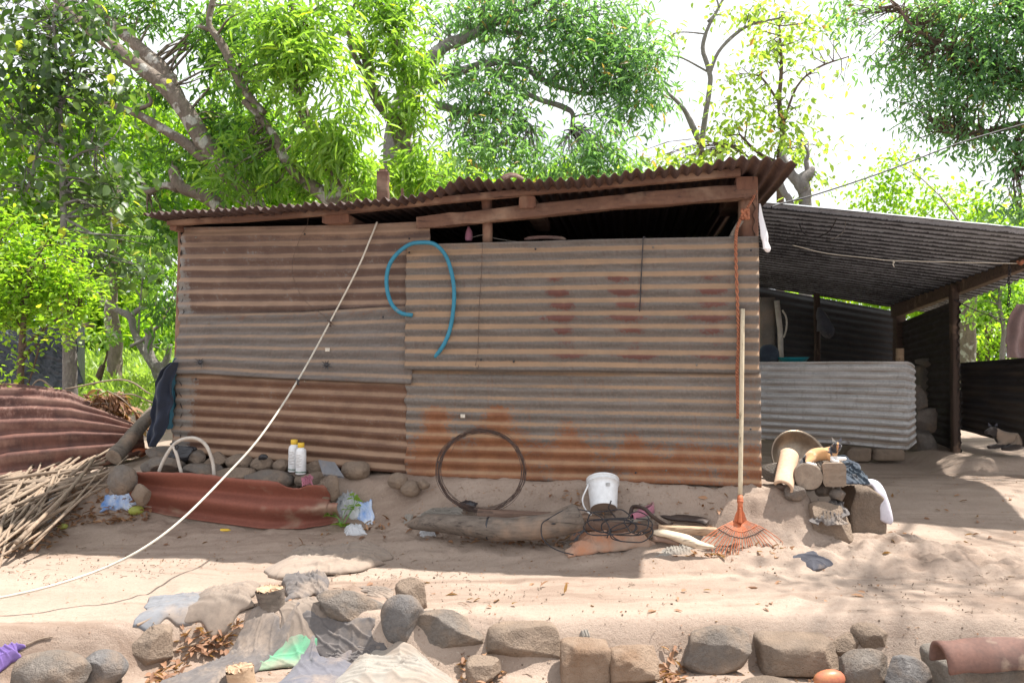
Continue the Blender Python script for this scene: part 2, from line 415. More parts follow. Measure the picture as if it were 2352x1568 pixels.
M['c_beige'] = clothmat('beige_cloth', (.20, .16, .13), (.155, .122, .10), .55)
M['c_green'] = clothmat('green_cloth', (.10, .30, .17), (.13, .22, .15), .62)
M['c_bgrey'] = clothmat('blue_grey_cloth', (.13, .128, .15), (.10, .098, .115), .4)
M['c_white'] = clothmat('white_sacking', (.29, .265, .23), (.23, .205, .178), .5)
M['c_orange'] = clothmat('faded_orange_cloth', (.44, .20, .11), (.40, .28, .21), .45)
M['c_dark'] = clothmat('charcoal_cloth', (.075, .075, .09), (.05, .05, .065), .12)
M['c_towel'] = clothmat('mauve_towel', (.24, .16, .15), (.19, .13, .125), .1)
M['c_navy'] = clothmat('navy_cloth', (.022, .03, .05), (.05, .07, .09), .05)
M['c_sock'] = clothmat('white_sock', (.62, .60, .66), (.55, .52, .58), .1)
M['c_purple'] = clothmat('purple_plastic', (.20, .12, .38), (.15, .10, .28), .2)
M['sack_dust'] = clothmat('dusty_sack', (.27, .215, .175), (.225, .175, .14), .8)
M['mango_y'] = simple('mango_green_yellow', (.40, .42, .10), (.30, .34, .07), 9, .4, .05, .001, 90)
M['mango_o'] = simple('mango_orange', (.50, .24, .08), (.38, .09, .10), 5, .4, .05, .001, 90)
M['mango_g'] = simple('mango_green', (.16, .32, .08), (.13, .27, .07), 9, .4, .05, .001, 90)
M['dryleaf'] = leafmat('dry_leaf', (.36, .20, .12), (.17, .085, .05), .2, (.45, .33, .2), .7)
M['trash_blue'] = simple('blue_wrapper', (.05, .22, .62), (.7, .74, .78), 9, .35, .2, .004, 40, spec=.5)
M['rustsheet'] = None
def clearmat(name, c, a):
    m, n, p, o = newmat(name); p.inputs['Base Color'].default_value = c + (1,); p.inputs['Roughness'].default_value = .15
    t = N(n, 'ShaderNodeBsdfTransparent'); ms = N(n, 'ShaderNodeMixShader', i0=a)
    n.links.new(t.outputs[0], ms.inputs[1]); n.links.new(p.outputs[0], ms.inputs[2]); n.links.new(ms.outputs[0], o.inputs[0]); return m
M['clear'] = clearmat('clear_film', (.75, .77, .8), .45)
M['whitebag'] = clearmat('white_bag_film', (.78, .76, .78), .85)
M['leaf_bright'] = leafmat('leaf_bright', (.24, .35, .08), (.085, .18, .05), .5, (.34, .40, .05))
M['leaf_mango'] = leafmat('leaf_mango', (.13, .235, .055), (.045, .11, .04), .45, (.30, .34, .06))
M['leaf_pale'] = leafmat('leaf_pale', (.28, .36, .12), (.14, .22, .06), .5, (.5, .45, .2))
M['leaf_haze'] = leafmat('leaf_haze', (.19, .31, .17), (.08, .165, .10), .5, (.30, .20, .10))  # veil of haze put into the leaf colour, paler and bluer
M['leaf_dark'] = leafmat('leaf_dark', (.13, .19, .075), (.045, .085, .035), .42, (.40, .40, .08))
M['leaf_sparse'] = leafmat('leaf_sparse', (.30, .36, .10), (.17, .26, .08), .55, (.45, .22, .10))
M['leaf_lime'] = leafmat('leaf_lime', (.26, .36, .05), (.12, .24, .03), .55, (.42, .42, .06))
M['bark'] = barkmat('bark_mango', (.22, .175, .14), (.13, .10, .08))
M['bark_g'] = barkmat('bark_grey', (.25, .225, .21), (.17, .15, .14), (.38, .36, .34), .62)
M['bark_b'] = barkmat('bark_brown', (.16, .10, .075), (.09, .06, .045), (.24, .2, .17), .66)

# ================================================================== GROUND
def axis(lo, hi, st, far):
    a = list(np.arange(lo, hi + 1e-6, st)); s = st
    x = hi
    while x < far: s *= 1.16; x += s; a.append(x)
    x = lo; s = st; b = []
    while x > -far: s *= 1.16; x -= s; b.append(x)
    return np.array(b[::-1] + a)
gx = axis(-3.6, 4.2, .019, 160); gy = axis(2.3, 6.6, .019, 160); gy = gy[gy > -3]
GX, GY = np.meshgrid(gx, gy, indexing='ij')
GZ = T(GX, GY)
near = (1 - ss(7, 9, GY))
GZ = GZ + near * (.008 * fbm(GX * 5, GY * 7, 0, 4, 3) + .004 * fbm(GX * 22, GY * 26, 0, 3, 8))
dd = (wallY(GX) - GY) * .99
onled = ss(.75, .3, dd) * ss(-.3, .1, dd) * near
GZ += onled * (.028 * np.abs(fbm(GX * 6, GY * 9, 0, 4, 31)) + .014 * fbm(GX * 18, GY * 22, 0, 3, 33)) * (1 + 1.6 * ss(.9, 1.5, GX))
rd_ = np.random.RandomState(12)
for k in range(110):
    cx_, cy_ = rd_.uniform(-2.6, 3.2), rd_.uniform(3.4, 4.5); a_ = rd_.uniform(0, 3.14); sx, sy = rd_.uniform(.02, .05), rd_.uniform(.05, .12)
    X_ = (GX - cx_) * math.cos(a_) + (GY - cy_) * math.sin(a_); Y_ = -(GX - cx_) * math.sin(a_) + (GY - cy_) * math.cos(a_); q_ = (X_ / sx) ** 2 + (Y_ / sy) ** 2
    GZ += rd_.uniform(.003, .009) * (-np.exp(-q_) + .5 * np.exp(-(np.sqrt(q_) - 1.6) ** 2 * 3))
low = (1 - ss(3.0, 3.35, GY))
GZ += low * .02 * fbm(GX * 12, GY * 12, 0, 4, 41)
go = mk('ground', np.stack([GX, GY, GZ], -1).reshape(-1, 3), gridf(len(gx), len(gy))[:, ::-1], M['ground'], loc=(0, 0, 0))
props(go, kind='structure')

# ================================================================== CORRUGATED SHEETS
def sheet(name, top, bot, waves, amp, mat, parent=None, nu=140, per=10, rust=None, dust=None, side=1, jag=0.0, bend=0.0, thick=.0016, phase=0.0, seed=0, topcut=None, drop=0.0, uvsc=1.0, nz=1.0):
    nv = int(waves * per) + 1
    q = np.linspace(0, 1, nu); t = np.linspace(0, 1, nv)
    A = lerp_list(bot, q); B = lerp_list(top, q)
    U = np.broadcast_to(q[:, None], (nu, nv)); V = np.broadcast_to(t[None, :], (nu, nv)).copy()
    if topcut is not None: V = V * np.asarray(topcut(q))[:, None]
    Pt = A[:, None, :] * (1 - V[..., None]) + B[:, None, :] * V[..., None]
    du = (B[-1] + A[-1] - B[0] - A[0]); dv = (B.mean(0) - A.mean(0)); nr = np.cross(du, dv); nr /= np.linalg.norm(nr)
    if nr[1] > 0: nr = -nr
    ph = 2 * np.pi * (V * waves) + phase
    L = np.linalg.norm(du) / 2
    wob = vn(U * L * 1.3, V * waves * .4, 0, seed + 1)
    disp = amp * np.sin(ph + .35 * nz * wob + .5 * nz * vn(U * L * .9, V * waves * .25, 11, seed)) * (1 + .25 * wob) + nz * (.010 * vn(U * L * 1.1, V * waves * .25, 3, seed) + .003 * vn(U * L * 9, V * waves, 5, seed) - .008 * np.clip(vn(U * L * 4, V * waves * .7, 7, seed) - .45, 0, 1) * 3)
    disp = disp + bend * np.sin(np.pi * V)
    Pt = Pt + nr * disp[..., None]
    if jag:
        e = jag * vn(0, t * waves * 1.3, 9, seed)
        Pt[0] += (du / np.linalg.norm(du))[None, :] * e[:, None]
    if drop: Pt[..., 2] += drop * vn(U * L * 2, 0, 4, seed) * (1 - V)
    w_ = V * waves
    ex = {'rust': (rust(U, w_, ph) if rust else np.zeros_like(U)), 'dust': (dust(U, w_, ph) if dust else np.zeros_like(U))}
    uvv = np.stack([U * L * uvsc, w_], -1).reshape(-1, 2)
    return mk(name, Pt.reshape(-1, 3), gridf(nu, nv), mat, parent, True, {k: np.broadcast_to(a, U.shape).ravel() for k, a in ex.items()}, uvv, thick)

SM_rust = sheetmat('rusty_dark_sheet', (.125, .080, .062), (.09, .056, .046), (.20, .19, .18), (.32, .212, .145), seed=3)
SM_grey = sheetmat('grey_galvanised_sheet', (.20, .11, .075), (.13, .07, .05), (.145, .128, .118), (.31, .212, .142), seed=7)
SM_low = sheetmat('rust_brown_sheet', (.165, .088, .054), (.11, .058, .04), (.20, .185, .17), (.31, .20, .13), seed=11, speck=.5)
SM_main = sheetmat('weathered_sheet', (.145, .062, .048), (.10, .045, .04), (.135, .118, .106), (.325, .208, .125), seed=17)
SM_base = sheetmat('orange_rust_sheet', (.30, .135, .065), (.20, .085, .045), (.165, .145, .13), (.36, .225, .13), seed=23, speck=.55)
SM_roof = sheetmat('roof_sheet', (.095, .058, .050), (.055, .036, .034), (.10, .09, .09), (.17, .105, .08), seed=29)
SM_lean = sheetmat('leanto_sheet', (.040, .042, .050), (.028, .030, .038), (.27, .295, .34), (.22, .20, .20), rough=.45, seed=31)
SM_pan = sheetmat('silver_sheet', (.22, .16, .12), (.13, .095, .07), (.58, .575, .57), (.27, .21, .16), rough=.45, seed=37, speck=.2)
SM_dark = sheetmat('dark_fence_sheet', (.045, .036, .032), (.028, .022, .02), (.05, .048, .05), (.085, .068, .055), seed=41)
SM_left = sheetmat('red_rust_sheet', (.17, .078, .058), (.08, .04, .034), (.28, .17, .14), (.36, .225, .175), seed=43, speck=.2)

# ================================================================== SHED
shed = thing('tin_shed', 'low shed walled with rusty corrugated sheets under a sloping corrugated roof', 'shed', WP(1176, 1100))
up = lambda ph, lo=-.2, hi=.9: ss(lo, hi, -np.cos(ph))        # upward-facing flank of each wave, where dust settles
def line(pts, off): return [tuple(WP(u, v, off)) for u, v in pts]
sheet('wall_sheet', line([(418, 522), (600, 520), (800, 517), (988, 508)], .006), line([(410, 738), (700, 738), (990, 735)], .006), 8, .0085, SM_rust, shed,
      rust=lambda U, W, p: .78 - .75 * ss(.02, 0.005, U) - .5 * ss(.06, .03, U) * ss(6, 2.5, W), dust=lambda U, W, p: up(p, -.3, .9) * .72 + .06 + .42 * ss(6.2, 7.4, W) + .16 * vn(U * 6, W * .5), jag=.012, seed=1)
sheet('wall_sheet', line([(412, 722), (700, 716), (955, 700)], .026), line([(398, 859), (460, 858), (620, 868), (755, 874), (945, 882)], .030), 5.6, .0085, SM_grey, shed,
      rust=lambda U, W, p: .12 + .35 * ss(4.6, 5.4, W) * ss(.1, .3, U) + .12 * vn(U * 5, W * 2), dust=lambda U, W, p: up(p, -.1, 1) * .68 + .1 * vn(U * 7, W), jag=.012, seed=2)
sheet('wall_sheet', line([(404, 850), (700, 860), (955, 868)], .006), line([(392, 1042), (560, 1054), (760, 1072), (955, 1090)], .012), 8, .0085, SM_low, shed,
      rust=lambda U, W, p: .82 - .6 * ss(.12, .04, U), dust=lambda U, W, p: up(p, -.5, .8) * .78 + .30 * ss(2.4, .3, W) - .1 + .1 * vn(U * 5, W), jag=.012, seed=3)
def cols(U, W, p):
    r = .02 + .10 * vn(U * 6, W * 1.2, 0, 5)
    for c, wd in ((.49, .045), (.685, .05), (.895, .055)):
        for k, a in ((7.3, .65), (6.2, 1.0), (5.2, .95), (4.2, 1.0), (3.2, .8), (2.25, .35), (1.3, 1.0)):
            ww = wd * (1.5 if k in (4.2, 1.3) else 1.0)
            r = r + a * 1.0 * np.exp(-((U - c + (.02 if k < 5 else 0)) / ww) ** 2) * np.exp(-((W - k) / .36) ** 2) * (.8 if c > .8 else 1)
    r = r + .30 * ss(.25, 0, U) * ss(8, 5, W) - .12
    for c in (.485, .68, .89): r = r + .22 * np.exp(-((U - c) / .03) ** 2) * ss(8, 7.2, W)
    return r
sheet('wall_sheet', line([(934, 563), (1140, 557), (1380, 550), (1743, 543)], .036), line([(929, 849), (1340, 852), (1744, 858)], .052), 10.2, .0085, SM_main, shed,
      rust=cols, dust=lambda U, W, p: up(p, -.3, .9) * .72 + .10 + .12 * ss(.4, 0, U) + .18 * ss(8.6, 10, W) + .14 * vn(U * 4, W * .6), jag=.003, seed=4, nu=260)
def cols2(U, W, p):
    r = .22 + .10 * vn(U * 6, W * 1.2, 0, 5) + .40 * ss(4.2, 2.2, W) - .25 * ss(4.5, 6, W)
    for c, wd, b, a in ((.09, .045, 5.5, 1.1), (.265, .05, 5.6, 1.1), (.435, .035, 4.2, .6), (.60, .03, 3.6, .4)):
        r = r + a * .62 * np.exp(-((U - c) / wd) ** 2) * ss(b + 1.0, b, W)
    return r
sheet('wall_sheet', line([(930, 840), (1340, 845), (1747, 848)], .020), line([(933, 1094), (1130, 1100), (1390, 1107), (1600, 1112), (1749, 1119)], .024), 9, .0085, SM_base, shed,
      rust=cols2, dust=lambda U, W, p: up(p, -.1, 1) * .62 + .02 + .10 * vn(U * 4, W * .6), jag=.012, drop=.006, seed=5, nu=260)
# hidden side and back walls, so the inside is really dark
RC = WP(1742, 1118); LC = WP(408, 1042)
def corner(p, back, z): q = Vector(p) + BACK * back; return (q.x, q.y, z)
zT_r, zT_l = 1.83, 1.86
WRC, WLC = WP(1736, 1118), WP(414, 1042)
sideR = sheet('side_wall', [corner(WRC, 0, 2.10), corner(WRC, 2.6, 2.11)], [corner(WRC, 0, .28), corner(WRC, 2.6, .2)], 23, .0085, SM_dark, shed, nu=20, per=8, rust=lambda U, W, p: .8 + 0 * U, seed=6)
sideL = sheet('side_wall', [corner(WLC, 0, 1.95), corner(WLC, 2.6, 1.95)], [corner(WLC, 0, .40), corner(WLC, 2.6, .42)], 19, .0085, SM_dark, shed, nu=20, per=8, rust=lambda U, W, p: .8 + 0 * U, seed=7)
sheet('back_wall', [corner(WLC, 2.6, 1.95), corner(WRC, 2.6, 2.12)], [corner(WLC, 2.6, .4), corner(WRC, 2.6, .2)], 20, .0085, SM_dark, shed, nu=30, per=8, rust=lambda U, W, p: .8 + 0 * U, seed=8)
# roof: front edge traced, corrugations run front to back
prof = [(328, 487), (420, 481), (500, 477), (620, 471), (700, 466), (800, 460), (900, 452), (960, 441), (1005, 428), (1040, 414), (1062, 405), (1085, 405), (1120, 411), (1200, 409), (1260, 408), (1330, 404), (1400, 397), (1450, 389), (1500, 385), (1560, 377), (1640, 371), (1668, 362), (1700, 357), (1760, 360), (1800, 362), (1832, 369)]
pu = np.array([p[0] for p in prof], float); pv = np.array([p[1] for p in prof], float)
us = np.linspace(328, 1832, 620); vs = np.interp(us, pu, pv)
spac = 16 + (us - 328) * (13.0 / 1500); phs = 2 * np.pi * np.concatenate([[0], np.cumsum(np.diff(us) / spac[1:])])
nb = 22; V = []; rows = np.linspace(0, 1, nb)
lap = np.interp(us, [328, 700, 701, 1040, 1062, 1360, 1361, 1832], [0, 0, .012, .012, .03, .03, .012, .012])
attr_r = []; attr_d = []; uvr = []
dist = 0; prev = None
for i, (u, v) in enumerate(zip(us, vs)):
    p = WP(u, v, .30 + .02 * float(vn(u * .02, 0, 0, 77)) + (.02 if 1062 < u < 1360 else 0))
    if prev is not None: dist += (p - prev).length
    prev = p
    wv = .0125 * math.sin(phs[i]) + .008 * float(vn(u * .05, 0, 0, 78))
    for r in rows:
        q = p + BACK * (r * 3.1)
        V.append((q.x, q.y, q.z + wv - .012 + .05 * r * 0 + .01 * float(vn(u * .004, r * 3, 0, 79)) * r - (p.z - np.interp(u, [328, 1832], [1.985, 2.15])) * min(1, r * 6) * .7))
        attr_r.append(.75); attr_d.append(.35 + .3 * math.sin(phs[i])); uvr.append((dist, r * 40))
mk('roof', np.array(V), gridf(len(us), nb), SM_roof, shed, True, {'rust': attr_r, 'dust': attr_d}, uvr, .0018)
# timber
def beamp(name, pts, wpx_m, h, mat, off=0.0, parent=shed, dep=.05, jit=.0025):
    mb = MB()
    for (a, b) in zip(pts[:-1], pts[1:]):
        mb.beam(WP(*a, off), WP(*b, off), dep, h, jit=jit)
    return autosm(mb.build(name, mat, parent), 50)
for i, (u, v) in enumerate([(450, 545), (700, 538), (940, 548), (480, 742), (880, 728), (450, 870), (700, 876), (940, 580), (1230, 572), (1500, 568), (1725, 575), (1180, 830), (1600, 838), (1724, 985), (1460, 1085), (1530, 1080), (1006, 1060), (1105, 826)]):
    MB().lathe([(.0005, -.001), (.006, -.002), (.0065, .002), (.002, .006), (.0005, .006)], 10, WP(u, v, .062 if u > 930 else .042), __import__('mathutils').Matrix.Rotation(R(90), 3, 'X')).build('nail', M['concrete'] if i % 3 == 0 else M['black_pl'], shed)
b1 = MB()
def plank(mb, cl, h, dep, off, jit=.0015, seed=0, n=40):
    q = lerp_list([(c[0], c[1], 0) for c in cl], np.linspace(0, 1, n)); V = []
    hh = h if hasattr(h, '__len__') else (h, h)
    for i, c in enumerate(q):
        p = WP(c[0], c[1], off); H = hh[0] + (hh[1] - hh[0]) * i / (n - 1)
        j = lambda k: float(vn(i * .5, k * 7.3, seed, 91)) * jit * 2
        for (y, z, k) in ((.5, -.42, 1), (.42, -.5, 2), (-.5, -.5, 3), (-.5, .5, 4), (.42, .5, 5), (.5, .42, 6)):
            V.append((p.x - .1445 * y * dep, p.y - .9895 * y * dep + j(k), p.z + z * H + j(k + 9)))
    Fc = [(k * 6 + i, k * 6 + (i + 1) % 6, k * 6 + 6 + (i + 1) % 6, k * 6 + 6 + i) for k in range(n - 1) for i in range(6)] + [tuple(range(5, -1, -1)), tuple((n - 1) * 6 + i for i in range(6))]
    return mb.add(V, Fc)
autosm(plank(MB(), [(388, 512), (560, 502), (760, 487), (1060, 456), (1400, 423), (1700, 396)], (.034, .045), .05, .10).build('purlin', M['wood_red'], shed), 50)
autosm(plank(MB(), [(960, 513), (1140, 495), (1400, 466), (1690, 444), (1735, 439)], (.075, .085), .08, .015, seed=3, jit=.003).build('roof_beam', M['wood_red'], shed), 50)
for (u, v, wd, h) in ((770, 502, .17, .058), (1211, 464, .10, .07), (1200 + 515, 420, .12, .075), (398, 518, .05, .06)):
    mb = MB(); a = WP(u, v, .085 if u != 1715 else .06); b = a + BACK * .9
    mb.beam(a, b, wd, h, jit=.002); autosm(mb.build('rafter', M['wood_redz'], shed), 50)
mb = MB(); mb.tube([WP(1120, 570, -.02), WP(1120, 520, -.02), WP(1118, 470, -.02), WP(1117, 440, .0)], [.031, .031, .032, .036], 16, .1); mb.build('short_post', M['wood_redz'], shed)
mb = MB(); mb.beam(WP(1722, 1100, -.055), WP(1717, 415, -.055), .10, .10, up=(0, 1, 0), jit=.003); autosm(mb.build('corner_post', M['wood_redz'], shed), 50)
mb = MB(); mb.beam(WP(412, 1042, -.08), WP(425, 530, -.08), .07, .07, up=(0, 1, 0), jit=.003); autosm(mb.build('corner_post', M['wood_redz'], shed), 50)
# post stub that sticks out over the roof, and its small neighbour
a = P(880, 470, 6.1); mb = MB(); mb.beam(a + Vector((0, 0, -.25)), P(880, 396, 6.1), .088, .07, up=(0, 1, 0), jit=.004)
mb.beam(P(880, 398, 6.1), P(880, 389, 6.1), .075, .05, up=(0, 1, 0), jit=.003, taper=.7); autosm(mb.build('post_end', M['wood_red'], shed), 50)
mb = MB(); mb.beam(P(926, 470, 6.1) + Vector((0, 0, -.1)), P(924, 433, 6.1), .035, .03, up=(0, 1, 0), jit=.003, taper=.5); autosm(mb.build('post_end', M['wood_red'], shed), 50)
# little curled tile lying on the roof
mb = MB()
for k in range(3):
    mb.tube(spline([P(1155 + i * 12 - k * 2, 413 - 9 * math.sin(math.pi * i / 4) - k * 2, 4.55 + k * .03) for i in range(5)], 12), .009, 6)
props(mb.build('roof_scrap', M['tile_clay']), 'small curled clay tile scrap lying on the front edge of the shed roof', 'tile')
# nails and torn holes
for (u, v) in ((460, 832), (750, 838)):
    c = WP(u, v, .045); mb = MB(); rr = random.Random(u)
    for k in range(9):
        a = k * .7; mb.add([c + Vector((math.cos(a) * .012, -.002, math.sin(a) * .012)), c + Vector((math.cos(a + .7) * .012, -.002, math.sin(a + .7) * .012)), c + Vector((math.cos(a + .3) * rr.uniform(.025, .05), -.012, math.sin(a + .3) * rr.uniform(.025, .05)))], [(0, 1, 2)])
    mb.tube([c + Vector((0, .004, 0)), c + Vector((0, -.003, 0))], .014, 9)
    mb.build('torn_hole', M['black_pl'], shed)
for (u, v) in ((752, 803), (1063, 955)):
    mb = MB(); c = WP(u, v, .045)
    mb.beam(c - Vector((.014, 0, 0)), c + Vector((.014, 0, .0)), .003, .022); mb.build('paper_scrap', M['rope_w'], shed)

# ================================================================== LEAN-TO
lean = thing('lean_to', 'open lean-to roofed with corrugated sheets beside the right end of the shed', 'lean-to', G(2110, 1050))
NLp, NRp, FLp, FRp = P(1700, 461, 5.7), P(2440, 535, 5.26), P(1560, 628, 9.6), P(2050, 702, 9.09)
FRp2 = P(2062, 704, 9.05)
d_ = (FRp - FLp).normalized()
def rib_shade_lean(U, W, p): return .62 + .9 * np.sin(p + .6)  # rib highlights and shade painted in by wave phase through the rust mask
nearR = P(2352, 527, 5.36); nearL = NLp; dn = (nearR - nearL).normalized()
tR = FRp2 + (FRp2 - FLp).normalized() * .35
nR = nearR + dn * .62
sheet('roof', [tuple(nearL - dn * .1), tuple(nR)], [tuple(FLp), tuple(tR)], 30, .020, SM_lean, lean, nz=.3, nu=80, per=10, rust=rib_shade_lean, dust=lambda U, W, p: -.1 + .15 * vn(U * 5, W * .3), seed=12)
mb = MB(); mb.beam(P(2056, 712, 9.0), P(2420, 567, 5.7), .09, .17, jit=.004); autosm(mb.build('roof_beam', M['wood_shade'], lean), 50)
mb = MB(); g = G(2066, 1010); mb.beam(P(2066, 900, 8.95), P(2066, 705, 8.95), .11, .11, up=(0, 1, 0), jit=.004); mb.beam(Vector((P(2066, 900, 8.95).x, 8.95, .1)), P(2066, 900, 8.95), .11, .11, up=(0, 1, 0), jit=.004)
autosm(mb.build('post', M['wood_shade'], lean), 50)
pp = P(2191, 655, 7.25); mb = MB(); mb.beam(Vector((pp.x, pp.y, .15)), pp, .065, .065, up=(0, 1, 0), jit=.004); autosm(mb.build('post', M['wood_dark'], lean), 50)
mb = MB(); p = P(1876, 690, 9.2); mb.beam(Vector((p.x, p.y, .2)), p + Vector((0, 0, .08)), .06, .06, up=(0, 1, 0), jit=.004); autosm(mb.build('post', M['wood_dark'], lean), 50)
g0 = lambda u, Y, z: (P(u, 800, Y).x, Y, z)
FK = 9.5
tb = P(1690, 680, FK); te = P(2062, 740, 9.15)
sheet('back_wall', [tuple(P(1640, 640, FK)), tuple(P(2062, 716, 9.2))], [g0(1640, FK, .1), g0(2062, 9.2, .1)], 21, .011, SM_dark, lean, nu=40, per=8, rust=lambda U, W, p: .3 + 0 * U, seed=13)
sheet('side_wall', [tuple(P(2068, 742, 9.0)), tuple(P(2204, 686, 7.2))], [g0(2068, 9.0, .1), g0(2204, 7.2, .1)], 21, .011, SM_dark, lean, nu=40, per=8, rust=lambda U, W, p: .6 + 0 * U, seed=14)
# silver sheet closing the lower half of the front
pan = thing('tin_barrier', 'silvery corrugated sheet standing on edge beside the right end of the shed', 'metal sheet', G(1930, 1050))
ptop = [(1700, 831), (1800, 831), (1950, 830), (2085, 830), (2094, 834), (2102, 841)]
bot = [(1700, 1004), (1800, 1012), (1950, 1022), (2060, 1033), (2085, 1033), (2104, 1018)]
Yp = lambda u: 7.62 - (u - 1748) * .0005
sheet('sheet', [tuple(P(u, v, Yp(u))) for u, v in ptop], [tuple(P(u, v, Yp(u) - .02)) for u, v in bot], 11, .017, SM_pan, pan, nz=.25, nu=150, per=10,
      rust=lambda U, W, p: .05 + .35 * ss(3.5, .5, W) * (.6 + .4 * vn(U * 8, W * 2)), dust=lambda U, W, p: -.1 + .55 * ss(5.5, 1.0, W) * (.8 + .3 * vn(U * 5, W)) + .05 + .72 * ss(.15, .9, -np.sin(p)), seed=15)  # dirt towards the bottom; shade of the wave valleys painted in as dust
# right-hand dark fence
fen = thing('sheet_fence', 'low dark corrugated sheet fence running off the right edge', 'fence', G(2290, 1020))
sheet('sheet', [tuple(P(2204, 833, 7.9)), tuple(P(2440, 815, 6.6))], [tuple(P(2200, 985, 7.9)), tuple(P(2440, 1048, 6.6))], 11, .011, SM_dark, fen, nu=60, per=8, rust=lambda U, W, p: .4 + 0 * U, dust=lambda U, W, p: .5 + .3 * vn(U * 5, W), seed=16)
# left leaning rusty sheet
lft = thing('fallen_sheet', 'long rust-red corrugated sheet leaning on its side behind the cut canes', 'metal sheet', G(150, 1120))
sheet('sheet', [tuple(P(u, v, Y)) for u, v, Y in ((-110, 874, 5.72), (0, 879, 5.78), (90, 884, 5.84), (160, 898, 5.9), (235, 935, 5.98), (322, 986, 6.05))],
      [tuple(P(u, v, Y)) for u, v, Y in ((-110, 1125, 5.35), (0, 1107, 5.42), (120, 1088, 5.5), (250, 1066, 5.62), (335, 1040, 5.8))], 7, .022, SM_left, lft, nu=120, per=12,
      rust=lambda U, W, p: .70 + .2 * vn(U * 4, W) + .4 * ss(3.5, 2, W), dust=lambda U, W, p: .10 + .3 * np.clip(np.sin(p + 1), 0, 1) + .2 * vn(U * 5, W), bend=.12, seed=19, jag=.01)

# ================================================================== STONES
def ico(sub):
    bm = bmesh.new(); bmesh.ops.create_icosphere(bm, subdivisions=sub, radius=1)
    V = np.array([tuple(v.co) for v in bm.verts]); Fc = np.array([[v.index for v in f.verts] for f in bm.faces]); bm.free(); return V, Fc
ICO4, ICO5 = ico(4), ico(5)
def rockmesh(ang=.5, seed=0, sub=5, boxy=0.0, rough=1.0):
    V, Fc = (ICO5 if sub == 5 else ICO4); V = V.copy(); r = np.random.RandomState(seed)
    if boxy:
        p = 1 + 3.5 * boxy; nrm = (np.abs(V) ** (2 * p)).sum(1) ** (1 / (2 * p)); V = V / nrm[:, None]
    if ang:
        for k in range(int(9 * ang) + 3):
            n = r.normal(size=3); n /= np.linalg.norm(n); h = r.uniform(.62, .86) + (.12 if ang < .4 else 0) + .25 * boxy
            d = V @ n; V -= n[None] * np.maximum(0, d - h)[:, None]
    s = seed % 97
    V *= (1 + .16 * fbm(V[:, 0] * 1.1 + s, V[:, 1] * 1.1, V[:, 2] * 1.1, 2, seed) * (1 - .7 * boxy))[:, None]
    V *= (1 + rough * (.045 * fbm(V[:, 0] * 4 + s, V[:, 1] * 4, V[:, 2] * 4, 4, seed + 3) + .012 * vn(V[:, 0] * 19, V[:, 1] * 19, V[:, 2] * 19, seed)))[:, None]
    mn, mxx = V.min(0), V.max(0); return (V - (mn + mxx) / 2) / ((mxx - mn) / 2), Fc
def rock(name, label, box, mat='stone', ang=.5, seed=0, boxy=0, depth=.8, yaw=0., tilt=0., group=None, cat='stone', bury=.12, onY=None, parent=None, sub=5, rough=1.0, roll=0.):
    u0, v0, u1, v1 = box
    g = G((u0 + u1) / 2, v1) if onY is None else P((u0 + u1) / 2, v1, onY)
    Y = g.y; wd = (u1 - u0) * Y / F
    dp = wd * depth; sn = (CAMZ - g.z) / Y
    h = max(((v1 - v0) * Y / F - dp * sn * .45), .3 * (v1 - v0) * Y / F)
    V, Fc = rockmesh(ang, seed, sub, boxy, rough)
    def rot(V, a, i, j):
        c, s = math.cos(a), math.sin(a); W = V.copy(); W[:, i] = V[:, i] * c - V[:, j] * s; W[:, j] = V[:, i] * s + V[:, j] * c; return W
    V = V * np.array([.5 * wd, .5 * dp, .5 * h]); V = rot(V, yaw, 0, 1); V = rot(V, tilt, 0, 2); V = rot(V, roll, 1, 2)
    e = V.max(0) - V.min(0); V = V * np.array([wd / e[0], 1, h * (1 + bury) / e[2]])
    V[:, 2] -= V[:, 2].min() + h * bury
    V += np.array([g.x, Y + dp * .5, g.z])
    V[:, 0] += (g.x / Y) * dp * .5
    o = mk(name, V, Fc[:, ::1], M[mat], parent)
    if parent is None: props(o, label, cat, group)
    return o
gs = 'foreground border stones'
rock('stone', 'squarish rough stone at the lower left between the rags and a round grey stone', (288, 1438, 402, 1545), 'stone_d', .7, 3, .25, group=gs)
rock('stone', 'smooth round bluish-grey stone at the lower left edge of the yard', (184, 1492, 292, 1590), 'stone_b', .1, 5, depth=.9, rough=.3, group=gs)
rock('stone', 'broad flat grey stone at the bottom left, largest one beside purple plastic', (28, 1498, 205, 1620), 'stone', .2, 7, rough=.4, depth=.7, group=gs)
rock('stone', 'flat oblong grey stone lying on the rags', (722, 1352, 890, 1440), 'stone', .45, 12, depth=.55, tilt=-.18, group=gs)
rock('stone', 'tall egg-shaped grey stone standing upright in the foreground row', (876, 1362, 980, 1492), 'stone_b', .1, 13, depth=.75, rough=.35, tilt=.25, group=gs)
rock('stone', 'small jagged brown stone perched behind the egg-shaped stone', (905, 1326, 982, 1402), 'stone_d', .9, 14, depth=.7, group=gs)
rock('stone', 'large dark angular stone with a ragged top right of the egg-shaped stone', (946, 1400, 1118, 1508), 'stone', .85, 15, .15, depth=.65, group=gs)
rock('stone', 'pale flat-topped slab stone in the middle of the foreground row', (1114, 1424, 1292, 1538), 'stone_d', .6, 16, .4, depth=.75, rough=.6, group=gs)
rock('stone', 'small hollowed stone low in front of the pale flat-topped slab', (1068, 1512, 1152, 1580), 'stone_d', .4, 17, .2, depth=.8, group=gs)
rock('brick', 'orange-brown mud brick at the foreground edge, left of the broken one', (1285, 1472, 1402, 1580), 'brick', .15, 18, .85, depth=.9, rough=.7, cat='brick', group='foreground bricks')
